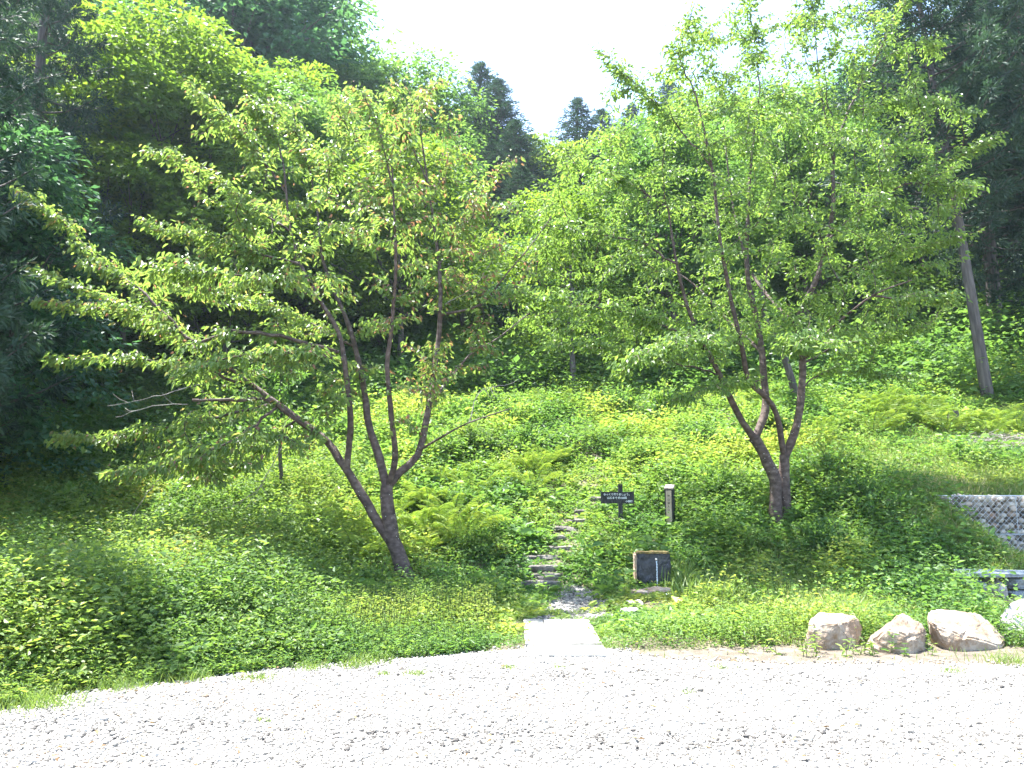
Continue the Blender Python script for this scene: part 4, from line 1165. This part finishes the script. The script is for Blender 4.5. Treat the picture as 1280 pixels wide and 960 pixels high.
# ------------------------------------------------------------------ stone steps, slab
M['step'] = rock_mat('step_stone', [(.3, (.05, .045, .04)), (.5, (.12, .105, .09)), (.7, (.24, .215, .18))], scale=9, bump=.8)
def rock(name, size, loc, mat, seed, rz=0, flat_top=0, parent=None, base=ICO3, amp=.16, cuts=6, power=1.0):
    """irregular stone: sphere pushed towards a box, cut by planes, roughened"""
    rng = np.random.default_rng(seed)
    v, f = base; v = v.copy()
    v = v / (np.sum(np.abs(v) ** (2 + 2.5 * power), axis=1) ** (1 / (2 + 2.5 * power)))[:, None]
    for _ in range(cuts):
        n = norm(rng.normal(0, 1, 3)); d = rng.uniform(.62, .92)
        h = v @ n; k = h > d; v[k] -= np.outer((h[k] - d) * .92, n)
    off = rng.random(3) * 50
    disp = np.array([mnoise.fractal(Vector(p * 1.9 + off), 1.0, 2.1, 5) for p in v])
    v = v * (1 + amp * disp[:, None])
    v = v * (np.array(size) / 2)
    o = np_mesh(name, v, [f], mat, parent, smooth=False)
    o.location = tuple(float(q) for q in loc); o.rotation_euler = (0, 0, rz)
    return o
for i, (s, w) in enumerate(step_pts):
    wid = w / F * s[1]
    o = rock('stone_step', (wid * 1.15, .16, .12), (s[0], s[1] - .02, s[2] + .005), M['step'], 100 + i, rz=random.uniform(-.08, .08), power=1.5, cuts=4, amp=.12)
    names = ['lowest', 'second', 'third', 'fourth', 'fifth', 'sixth', 'seventh', 'eighth', 'ninth', 'topmost']
    tag(o, f'rough stone step, {names[i]} of the flight climbing through the weeds', 'step', 'stone steps up the slope')
    rng = np.random.default_rng(200 + i)
M['concrete'] = rock_mat('pale_concrete', [(.30, (.08, .075, .06)), (.42, (.22, .21, .185)), (.52, (.31, .30, .27)), (.75, (.37, .36, .33))], scale=4.5, bump=.4, bscale=50, dist=.006)
def slab(x0, x1, y0, y1, z0, z1, label, groove=()):
    bm = bmesh.new()
    xs_ = [x0] + [g for g in groove] + [x1]
    for i in range(len(xs_) - 1):
        g = .005 if len(groove) else 0
        a = xs_[i] + (g if i else 0); b = xs_[i + 1] - (g if i < len(xs_) - 2 else 0)
        m = Matrix.Translation(((a + b) / 2, (y0 + y1) / 2, (z0 + z1) / 2)) @ Matrix.Diagonal((b - a, y1 - y0, z1 - z0, 1))
        bmesh.ops.create_cube(bm, size=1, matrix=m)
    if groove:
        m = Matrix.Translation(((x0 + x1) / 2, (y0 + y1) / 2, (z0 + z1) / 2 - .012)) @ Matrix.Diagonal((x1 - x0 - .02, y1 - y0 - .02, z1 - z0 - .02, 1))
        bmesh.ops.create_cube(bm, size=1, matrix=m)
    bmesh.ops.bevel(bm, geom=bm.edges[:], offset=.006, segments=2, affect='EDGES')
    o = bm_obj('concrete_slab', bm, M['concrete'])
    tag(o, label, 'slab', 'concrete slabs bridging the verge')
sx0, sx1 = (SL0[0] + SL3[0]) / 2, (SL1[0] + SL2[0]) / 2
ym = on_ground(700, 803, .05)[1]
slab(sx0, sx1, ym + .006, SL0[1], -.08, .038, 'large pale concrete slab with joints across its far end', groove=(sx0 + (sx1 - sx0) * .30, sx0 + (sx1 - sx0) * .58))
slab(sx0 + .02, sx1 + .01, SL2[1] - .06, ym - .006, -.08, .030, 'narrow pale concrete slab at the gravel edge in front of the large slab')

# ------------------------------------------------------------------ boulders
def hull_rock(name, pts, mat, seed, label, cat, group, amp=.02, sub=3):
    rng = np.random.default_rng(seed)
    bm = bmesh.new()
    for p in pts: bm.verts.new(p)
    r = bmesh.ops.convex_hull(bm, input=bm.verts[:])
    junk = [g for g in r['geom_interior'] if isinstance(g, bmesh.types.BMVert)]
    bmesh.ops.delete(bm, geom=junk, context='VERTS')
    c = sum((v.co for v in bm.verts), Vector()) / len(bm.verts)
    bmesh.ops.bevel(bm, geom=bm.edges[:], offset=.016, segments=2, affect='EDGES', clamp_overlap=True)
    bmesh.ops.triangulate(bm, faces=bm.faces[:])
    for _ in range(sub):
        long_e = [e for e in bm.edges if e.calc_length() > .028]
        if not long_e: break
        bmesh.ops.subdivide_edges(bm, edges=long_e, cuts=1)
        bmesh.ops.triangulate(bm, faces=bm.faces[:])
    bm.normal_update()
    off = Vector(rng.random(3) * 30)
    for v in bm.verts:
        n = mnoise.fractal(v.co * 5 + off, 1.0, 2.0, 6)
        n2 = mnoise.fractal(v.co * 17 + off, 1.0, 2.0, 4)
        v.co += v.normal * (n * amp + n2 * amp * .35)
    o = bm_obj(name, bm, mat)
    return tag(o, label, cat, group)
M['boulder'] = rock_mat('cream_limestone', [(.30, (.24, .16, .10)), (.42, (.22, .155, .10)), (.56, (.34, .28, .215)), (.8, (.42, .38, .32))], scale=5.5, bump=.7, bscale=26, dist=.02)
M['boulder_grey'] = rock_mat('grey_limestone', [(.3, (.22, .19, .16)), (.5, (.42, .39, .35)), (.7, (.55, .53, .49))], scale=12, bump=.8, bscale=40, dist=.02)
def boulder(outline, py_base, back, seed, label, mat='boulder', top_shift=.12):
    """outline: front face pixel points; extruded backwards with its own top profile"""
    ref = on_ground(sum(p[0] for p in outline) / len(outline), py_base)
    d = ref[1]; rng = np.random.default_rng(seed)
    c = P3(sum(p[0] for p in outline) / len(outline), py_base, d)
    pts = []
    for (a, b, dy) in outline:
        q = P3(a, b, d + dy) - np.array([c[0], d, 0]); pts.append(q)
    for q in list(pts):
        if q[2] < .12: pts.append(np.array([q[0] * .85, q[1] + back * .8, -.08]))
    bot = [np.array([q[0] * .9, q[1], -.08]) for q in pts[:len(outline)] if q[2] < .15]
    pts += bot
    o = hull_rock('boulder', [tuple(p) for p in pts], M[mat], seed, label, 'boulder', 'pale boulders lined up beside the gravel')
    o.location = (c[0], d, 0)
B = 'pale boulders lined up beside the gravel'
boulder([(1012, 775, .10), (1022, 767, .16), (1060, 770, .22), (1073, 774, .25), (1077, 790, .28), (1072, 811, .10), (1058, 812, 0), (1020, 806, -.02), (1008, 792, .02), (1045, 781, -.03), (1018, 778, 0), (1049, 783, -.02), (1068, 808, .02), (1030, 800, -.06), (1068, 769, .40), (1025, 766, .40)],
        812, .45, 301, 'blocky cream boulder with a brown shaded right face, leftmost of the row')
boulder([(1088, 795, .08), (1098, 788, .05), (1122, 769, .16), (1134, 768, .22), (1150, 779, .20), (1160, 790, .18), (1158, 804, .10), (1146, 816, .02), (1112, 812, -.04), (1090, 803, 0), (1140, 797, -.06), (1108, 786, .0), (1128, 767, .34), (1150, 782, .38)],
        816, .4, 302, 'peaked cream boulder with cracked front, second of the row')
boulder([(1160, 765, .20), (1180, 761, .30), (1215, 766, .34), (1235, 775, .30), (1260, 800, .16), (1252, 807, .02), (1215, 808, -.06), (1190, 800, -.06), (1162, 778, .02), (1205, 795, -.08), (1170, 763, .48), (1225, 768, .52), (1200, 810, .08), (1240, 812, .12)],
        813, .5, 303, 'long white smooth boulder sloping down to the right, third of the row')
boulder([(1252, 770, .1), (1258, 758, .15), (1275, 748, .25), (1310, 748, .3), (1325, 770, .25), (1320, 800, .05), (1260, 798, .05), (1290, 796, -.05), (1280, 747, .45), (1305, 750, .5)],
        800, .45, 304, 'grey pitted boulder cut by the right picture edge', mat='boulder_grey')

# ------------------------------------------------------------------ sign
M['dark_wood'] = bark_mat('dark_stained_wood', (.016, .015, .016), (.026, .025, .026), (.04, .038, .038), sx=30, sz=4)
M['white_paint'] = tint_mat('white_lettering', [(0, (.75, .75, .75)), (1, (.8, .8, .8))])
def text_part(body, size, loc, rot, mat, parent, align='CENTER', name='lettering', sx=1.0):
    cu = bpy.data.curves.new('t', 'FONT'); cu.body = body; cu.size = size; cu.align_x = align; cu.align_y = 'CENTER'; cu.extrude = .0008; cu.offset = size * .014
    cu.space_line = 1.0
    to = bpy.data.objects.new('t', cu); C.objects.link(to)
    bpy.context.view_layer.update()
    me = bpy.data.meshes.new_from_object(to.evaluated_get(bpy.context.evaluated_depsgraph_get()))
    bpy.data.objects.remove(to)
    me.materials.clear(); me.materials.append(mat)
    o = bpy.data.objects.new(name, me); link(o, parent)
    o.location = loc; o.rotation_euler = rot; o.scale = (sx, 1, 1)
    return o
def box_bm(sx, sy, sz, c=(0, 0, 0), bev=.003):
    bm = bmesh.new()
    bmesh.ops.create_cube(bm, size=1, matrix=Matrix.Translation(c) @ Matrix.Diagonal((sx, sy, sz, 1)))
    if bev: bmesh.ops.bevel(bm, geom=bm.edges[:], offset=bev, segments=2, affect='EDGES')
    return bm
sg = on_ground(776, 654); sd = sg[1]; u = sd / F    # metres per pixel there
top = P3(774, 606, sd)[2]
sign = empty('trail_sign', (sg[0], sd, sg[2]), 'small black wooden sign with white Japanese writing on a thin post', 'sign', rz=math.radians(-2))
H = top - sg[2]
bm_obj('post', box_bm(5.2 * u, 5.2 * u, H + .15, (0, 0, H / 2 - .075)), M['dark_wood'], sign)
zc = P3(772, 622, sd)[2] - sg[2]
bw, bh = 41 * u, 14.3 * u
board = bm_obj('board', box_bm(bw, .018, bh, (-4 * u, -.05, zc)), M['dark_wood'], sign)
rot = (math.radians(90), 0, 0); yf = -.0605
text_part('ゆっくり登りましょう。', 3.1 * u, (-4 * u, yf, zc + 3.8 * u), rot, M['white_paint'], board)
text_part('山頂まで 約100段', 3.1 * u, (-4.5 * u, yf, zc - .4 * u), rot, M['white_paint'], board)
text_part('小国町', 2.9 * u, (16 * u - 1.5 * u, yf, zc - 4.6 * u), rot, M['white_paint'], board, align='RIGHT')
bm_obj('post_cap', box_bm(5.8 * u, 5.8 * u, 1 * u, (0, 0, H + .5 * u + .002)), M['dark_wood'], sign)

# ------------------------------------------------------------------ wooden marker post
M['post_face'] = bark_mat('planed_wood_face', (.30, .22, .15), (.42, .32, .23), (.52, .42, .32), sx=30, sz=3)
M['post_cap'] = bark_mat('weathered_cap', (.12, .10, .085), (.2, .17, .145), (.29, .25, .22), sx=20, sz=20)
pg = on_ground(838, 657); pd = pg[1]; u = pd / F
post = empty('marker_post', (pg[0], pd, pg[2]), 'square wooden marker post with pale front panel and slanted top', 'post', rz=math.radians(-24))
Hp = P3(838, 611, pd)[2] - pg[2]
wpx = 10.5 * u
bm = box_bm(wpx, wpx, Hp + .15, (0, 0, Hp / 2 - .075))
bm_obj('body', bm, M['dark_wood'], post)
bm_obj('front_panel', box_bm(wpx * .66, .012, Hp * .93, (0, -wpx / 2 - .006, Hp * .49), .002), M['post_face'], post)
bm = box_bm(wpx * 1.12, wpx * 1.14, .03, (0, 0, 0), .004)
cap = bm_obj('cap', bm, M['post_cap'], post); cap.location = (0, 0, Hp + .03); cap.rotation_euler = (math.radians(24), 0, 0)
for i, ch in enumerate('登山道入口'):
    text_part(ch, 3.0 * u, (0, -wpx / 2 - .0135, Hp * .80 - i * 4.2 * u), rot, M['dark_wood'], post, name='lettering')

# ------------------------------------------------------------------ spring stone
M['spring'] = rock_mat('dark_wet_stone', [(.3, (.018, .018, .022)), (.55, (.04, .038, .042)), (.75, (.09, .08, .075))], scale=7, bump=.5, rough=.55)
M['moss'] = rock_mat('brown_moss', [(.3, (.09, .045, .015)), (.5, (.16, .11, .03)), (.7, (.16, .19, .04))], scale=30, bump=1, bscale=80)
M['flatstone'] = rock_mat('tan_flat_stone', [(.3, (.20, .12, .08)), (.5, (.38, .27, .19)), (.7, (.5, .42, .33))], scale=10, bump=.6)
M['cobble'] = rock_mat('pale_cobble', [(.3, (.38, .33, .25)), (.6, (.55, .5, .42)), (.8, (.62, .6, .55))], scale=10, bump=.4)
sg = on_ground(818, 737); d = sg[1] + .15; u = d / F; gzv = gz(P3(818, 737, d)[0], d)
cx = P3(818, 730, d)[0]; zt = P3(818, 691, d)[2]; zb = gzv - .1
spring = empty('spring_stone', (cx, d, gzv), 'dark upright stone block with mossy top and a thin stream of water', 'stone')
w = 41 * u
def block_bm(w, dp, z0, z1, seed, amp=.012, n=10):
    bm = bmesh.new(); bmesh.ops.create_cube(bm, size=1, matrix=Matrix.Translation((0, dp / 2, (z0 + z1) / 2)) @ Matrix.Diagonal((w, dp, z1 - z0, 1)))
    bmesh.ops.bevel(bm, geom=bm.edges[:], offset=.02, segments=3, affect='EDGES')
    bmesh.ops.triangulate(bm, faces=bm.faces[:])
    for _ in range(4):
        le = [e for e in bm.edges if e.calc_length() > .035]
        bmesh.ops.subdivide_edges(bm, edges=le, cuts=1); bmesh.ops.triangulate(bm, faces=bm.faces[:])
    bm.normal_update()
    for v in bm.verts: v.co += v.normal * amp * mnoise.fractal(v.co * 9 + Vector((seed, 0, 0)), 1.0, 2.0, 5)
    return bm
bm_obj('block', block_bm(w, .22, zb - gzv, zt - gzv, 3), M['spring'], spring)
bm = block_bm(w * .97, .24, zt - gzv - .025, zt - gzv + .012, 8, .014); 
bm_obj('moss', bm, M['moss'], spring).location = (0, -.008, 0)
# rim of pale stone on the left edge
bm = block_bm(.035, .2, .02, zt - gzv - .01, 12, .012)
rim = bm_obj('side_stone', bm, M['flatstone'], spring); rim.location = (-w / 2 - .012, .01, 0)
# metal spout near the top, water falls from it
m_, nt_, out_ = new_mat('dull_metal'); pb_ = nt_.nodes.new('ShaderNodeBsdfPrincipled'); pb_.inputs['Base Color'].default_value = (.6, .6, .6, 1); pb_.inputs['Metallic'].default_value = .8; pb_.inputs['Roughness'].default_value = .35
nt_.links.new(pb_.outputs[0], out_.inputs[0]); M['metal'] = m_
zs = P3(818, 699, d)[2] - gzv
sp_pts = np.array([[.03, .03, zs + .0], [.03, -.03, zs + .0], [.03, -.06, zs - .012]])
tubes_obj('spout', [(resample(sp_pts, .015), np.full(len(resample(sp_pts, .015)), .016))], M['metal'], spring, 10)
m_, nt_, out_ = new_mat('falling_water'); pb_ = nt_.nodes.new('ShaderNodeBsdfPrincipled')
pb_.inputs['Base Color'].default_value = (.75, .82, .9, 1); pb_.inputs['Roughness'].default_value = .12; pb_.inputs['Transmission Weight'].default_value = .35; pb_.inputs['IOR'].default_value = 1.33
nt_.links.new(pb_.outputs[0], out_.inputs[0]); M['water'] = m_
rng = np.random.default_rng(5)
zend = P3(822, 734, d - .06)[2]
zz = np.linspace(gzv + zs - .02, zend - .03, 36)
pts = np.stack([cx + .03 + rng.normal(0, .0015, 36), d - .062 + rng.normal(0, .001, 36) - .02 * np.linspace(0, 1, 36), zz], 1)
rad = .009 + .004 * np.sin(np.arange(36) * 1.9) * rng.uniform(.3, 1, 36)
V1, F1 = tube_arrays(pts, rad, 8)
# lower run of water over the stones
pl_ = np.array([[cx + .03, d - .10, zend - .03], [cx + .05, d - .26, zend - .06], [cx + .08, d - .40, zend - .13], [cx + .10, d - .55, gz(cx + .1, d - .55) + .03], [cx + .12, d - .75, gz(cx + .12, d - .75) + .02]])
Vs, Fs, o_ = [V1], [F1], len(V1)
for k in range(9):
    q = resample(pl_ + rng.normal(0, .012, pl_.shape) + np.array([(k - 4) * .012, 0, 0]) * np.linspace(.3, 2.0, 5)[:, None], .03)
    v, f = tube_arrays(q, .005 + .004 * rng.random(len(q)), 6); Vs.append(v); Fs.append(f + o_); o_ += len(v)
wat = np_mesh('water', np.concatenate(Vs), [np.concatenate(Fs)], M['water'], smooth=True)
tag(wat, 'thin stream of spring water falling and splashing over the stones', kind='structure')
def small_rock(px, py, wpx, hpx, dep, label, mat, seed, name='flat_stone', cat='stone', group=None, dd=0.0, power=1.0):
    g = on_ground(px, py); dq = g[1] + dd; uu = dq / F
    z = P3(px, py, dq)[2] + hpx * uu * .5
    o = rock(name, (wpx * uu, dep, hpx * uu), (P3(px, py, dq)[0], dq, z), mat, seed, rz=random.uniform(-.1, .1), power=power, cuts=5)
    tag(o, label, cat, group)
GS = 'stones in front of the spring'
small_rock(822, 742, 34, 7.5, .24, 'reddish flat stone catching the water under the dark block', M['flatstone'], 401, group=GS, power=2)
small_rock(794, 745, 31, 7.5, .2, 'tan flat stone left of the one under the dark block', M['flatstone'], 402, group=GS, power=2)
small_rock(789, 760, 11, 9, .12, 'round pale cobble below the tan flat stone', M['cobble'], 403, 'cobble', group=GS)
small_rock(799, 758, 10, 8, .11, 'small rounded cobble right of the round pale one', M['cobble'], 404, 'cobble', group=GS)
small_rock(774, 760, 14, 5, .12, 'flat pale cobble at the edge of the gravel patch', M['cobble'], 405, 'cobble', group=GS)
small_rock(787, 768, 22, 9, .15, 'grey mossy cobble in front of the pale ones', M['boulder_grey'], 406, 'cobble', group=GS)
small_rock(848, 756, 12, 9, .12, 'brownish cobble in the grass right of the splashing water', M['flatstone'], 407, 'cobble', group=GS)

# ------------------------------------------------------------------ gabion wall
M['wire'] = rock_mat('galvanised_wire', [(.3, (.35, .38, .40)), (.7, (.55, .58, .6))], scale=20, bump=.1, rough=.5)
M['gstone'] = tint_mat('gabion_stone', [(0, (.10, .085, .07)), (.2, (.24, .205, .16)), (.6, (.40, .35, .28)), (.85, (.54, .49, .42)), (1, (.30, .18, .11))], .8)
def gabion(x0, x1, y, z0, z1, dp, label, seed):
    root = empty('gabion_basket', ((x0 + x1) / 2, y + dp / 2, z0), label, 'gabion', 'stone-filled wire gabions of the wall')
    loc = np.array(root.location); rng = np.random.default_rng(seed)
    P, S = [], []
    z = z0 + .045; r = 0
    while z < z1 - .01:
        x = x0 + .05 + (r % 2) * .05
        while x < x1:
            for yy in (y + .07, y + .19):
                P.append([x + rng.normal(0, .014), yy + rng.normal(0, .014), min(z1 - .05, z + rng.normal(0, .014))]); S.append(.066 * rng.uniform(.75, 1.2))
            x += .105
        z += .088; r += 1
    for x in np.arange(x0 + .05, x1, .1):
        for yy in np.arange(y + .28, y + dp, .1):
            P.append([x, yy + rng.normal(0, .015), z1 - .05 + rng.normal(0, .018)]); S.append(.062 * rng.uniform(.8, 1.1))
    P = np.array(P) - loc
    o = stones_mesh('stone_fill', P, np.array(S), .8, M['gstone'], rng.random(len(P)), root, seed=seed, base=ICO2, jit=.12)
    o['kind'] = 'stuff'
    core = bm_obj('core', box_bm(x1 - x0 - .14, dp - .26, z1 - z0 - .16, (0, .06, (z1 - z0) / 2 - .02), 0), M['gstone'], root)
    ch = []; R = .0032
    def wire(a, b, r=R): ch.append((np.array([a, (np.array(a) + b) / 2, b]) - loc, np.full(3, r)))
    w, h = x1 - x0, z1 - z0
    s = .095
    for i in np.arange(-h, w, s):   # diamond mesh on the front
        for sg in (1, -1):
            a = [x0 + i, z0] if sg > 0 else [x0 + i, z1]
            b = [x0 + i + h, z1] if sg > 0 else [x0 + i + h, z0]
            t0 = max(0, (x0 - a[0]) / h); t1 = min(1, (x1 - a[0]) / h)
            if t1 - t0 < .05: continue
            pa = [a[0] + h * t0, y - .006 * sg, a[1] + (b[1] - a[1]) * t0]; pb = [a[0] + h * t1, y - .006 * sg, a[1] + (b[1] - a[1]) * t1]
            wire(pa, pb)
    for zz_ in (z0, z1):
        wire([x0, y - .01, zz_], [x1, y - .01, zz_], .0045)
        wire([x0, y + dp, zz_], [x1, y + dp, zz_], .007)
    for xx in np.linspace(x0, x1, max(2, int(w / 1.0) + 1)):
        wire([xx, y - .012, z0], [xx, y - .012, z1], .006); wire([xx, y - .01, z1], [xx, y + dp, z1], .005)
    for yy in np.arange(y + .1, y + dp, .1): wire([x0, yy, z1 + .004], [x1, yy, z1 + .004], R)
    tubes_obj('wire_mesh', ch, M['wire'], root, 5)
GY = 12.55
ztop = P3(1235, 620, GY)[2]
zmid = P3(1250, 668, GY)[2]
gx0 = P3(1186, 620, GY)[0]
gabion(gx0, gx0 + 2.2, GY, zmid + .006, ztop, .55, 'upper gabion basket whose left end meets the grass bank', 71)
gabion(gx0 + 2.23, gx0 + 4.4, GY, zmid + .006, ztop + .05, .55, 'upper gabion basket further right past the first one', 72)
gabion(gx0 + .4, gx0 + 2.4, GY, zmid - .72, zmid - .006, .55, 'lower gabion basket partly buried under the grass bank', 73)
gabion(gx0 + 2.43, gx0 + 4.4, GY, zmid - .72, zmid - .006, .55, 'lower gabion basket at the right past the buried one', 74)

# ------------------------------------------------------------------ stone culvert at right
M['blue_stone'] = rock_mat('blue_grey_stone', [(.3, (.12, .14, .16)), (.5, (.24, .27, .29)), (.7, (.38, .41, .42))], scale=7, bump=.7)
cy = 10.2
x0 = P3(1204, 717, cy)[0]; zt = P3(1240, 716, cy)[2]
o = rock('cap_stone', (1.5, .5, .07), (x0 + .75, cy + .22, zt - .03), M['blue_stone'], 501, power=2.5, cuts=2, amp=.05)
tag(o, 'long flat grey cap stone over the low culvert wall', 'stone', 'stones of the low culvert wall')
for i, (dx, w_, h_, lab, m_) in enumerate([(.24, .26, .30, 'dark blue-grey wall stone under the left end of the cap', 'blue_stone'), (.50, .24, .32, 'smooth pale upright stone under the cap', 'boulder_grey'),
        (.78, .28, .16, 'blocky grey stone right of the pale upright one', 'blue_stone'), (.80, .30, .16, 'low grey stone under the blocky one', 'blue_stone'), (1.15, .36, .30, 'large rough grey stone at the right end of the culvert', 'blue_stone')]):
    z = zt - .075 - h_ / 2 - (.17 if i == 3 else 0)
    o = rock('wall_stone', (w_, .3, h_), (x0 + dx, cy + .17, z), M[m_], 510 + i, power=1.6, cuts=5)
    tag(o, lab, 'stone', 'stones of the low culvert wall')

# stump and brush
g = on_ground(1190, 530)
st = empty('tree_stump', g, 'weathered brown tree stump among the ferns above the grass bank', 'stump')
hh = np.linspace(-.1, .32, 8); V, Fc = tube_arrays(np.stack([hh * .12, hh * 0, hh], 1), .13 * (1 + .5 * np.exp(-(hh + .1) / .1)), 14)
V *= 1 + .05 * np.sin(np.arange(len(V)) * 2.1)[:, None] * np.array([1, 1, 0])
np_mesh('stump_bark', V, [Fc], M['bark_c'], st)
bm = bmesh.new(); bmesh.ops.create_circle(bm, cap_ends=True, radius=.125, segments=14, matrix=Matrix.Translation((.038, 0, .318)))
bm_obj('cut_face', bm, M['post_face'], st)
def twig_pile(px, py, n, sr, label, seed):
    rng = np.random.default_rng(seed); c = on_ground(px, py); ch = []
    for i in range(n):
        p = c + np.array([rng.normal(0, sr), rng.normal(0, sr * .6), 0]); p[2] = gz(p[0], p[1]) + rng.uniform(.04, .22)
        a = rng.random() * 6.28; d_ = np.array([math.cos(a), math.sin(a), rng.normal(0, .3)]) * rng.uniform(.12, .35)
        ch.append((np.array([p - d_, p + rng.normal(0, .02, 3), p + d_]), np.array([.006, .006, .003])))
    o = tubes_obj('dead_twigs', ch, M['twig'], None, 4); tag(o, label, kind='stuff')
twig_pile(1262, 560, 130, .45, 'heap of dead twigs on the reddish earth', 1)
twig_pile(190, 705, 70, .25, 'dead brown twigs caught in the bramble', 2)
twig_pile(222, 690, 60, .22, 'grey dead twigs in the bramble below the cherry tips', 3)
twig_pile(296, 735, 60, .25, 'small dark twig tangle in the sunlit bramble', 4)
twig_pile(390, 665, 40, .2, 'dead stalks behind the ferns', 5)

# ------------------------------------------------------------------ light, sky, camera
SUN_EL = math.radians(69); SUN_AZ = math.radians(-62)   # azimuth from +Y, negative = left
sun_dir = Vector((math.sin(SUN_AZ) * math.cos(SUN_EL), math.cos(SUN_AZ) * math.cos(SUN_EL), math.sin(SUN_EL)))
w = bpy.data.worlds.new('World'); scene.world = w; w.use_nodes = True
nt = w.node_tree; nt.nodes.clear()
out = nt.nodes.new('ShaderNodeOutputWorld'); bg = nt.nodes.new('ShaderNodeBackground'); sky = nt.nodes.new('ShaderNodeTexSky')
sky.sky_type = 'NISHITA'; sky.sun_disc = False; sky.sun_elevation = SUN_EL; sky.sun_rotation = SUN_AZ
sky.dust_density = 1.5; sky.air_density = 1.0; sky.altitude = 200
bg.inputs['Strength'].default_value = .15
nt.links.new(sky.outputs[0], bg.inputs[0]); nt.links.new(bg.outputs[0], out.inputs[0])
ld = bpy.data.lights.new('sun', 'SUN'); ld.energy = 5.0; ld.angle = math.radians(.5); ld.color = (1, .985, .955)
lo = bpy.data.objects.new('sun', ld); link(lo); lo.rotation_euler = sun_dir.to_track_quat('Z', 'Y').to_euler(); lo.location = (0, 0, 40)

cd = bpy.data.cameras.new('camera'); cam = bpy.data.objects.new('camera', cd); link(cam)
cam.location = (0, 0, CAM_H); cam.rotation_euler = (PI / 2 + TH, 0, 0)
cd.sensor_width = 36; cd.lens = 36 * F / 1280; cd.clip_start = .05; cd.clip_end = 1000
scene.camera = cam
# thin air haze: one closed box round camera and hillside
hm, nt, out = new_mat('haze_air'); pv = nt.nodes.new('ShaderNodeVolumePrincipled')
pv.inputs['Density'].default_value = HAZE; pv.inputs['Color'].default_value = (.72, .86, 1, 1); pv.inputs['Anisotropy'].default_value = .35
nt.links.new(pv.outputs[0], out.inputs['Volume'])
bm = bmesh.new(); bmesh.ops.create_cube(bm, size=1, matrix=Matrix.Translation((0, 120, 49)) @ Matrix.Diagonal((560, 440, 104, 1)))
tag(bm_obj('haze', bm, hm), 'thin pale haze in the air over the hillside', kind='stuff')
scene.view_settings.view_transform = 'Standard'; scene.view_settings.look = 'None'
scene.view_settings.exposure = 2.35; scene.view_settings.gamma = 1
scene.render.engine = 'CYCLES'
cy_ = scene.cycles
cy_.use_denoising = True; cy_.max_bounces = 7; cy_.diffuse_bounces = 4; cy_.glossy_bounces = 2; cy_.transmission_bounces = 4; cy_.transparent_max_bounces = 4
cy_.use_adaptive_sampling = True; cy_.adaptive_threshold = .02
cy_.sample_clamp_indirect = 8
scene.render.resolution_x = 1024; scene.render.resolution_y = 768
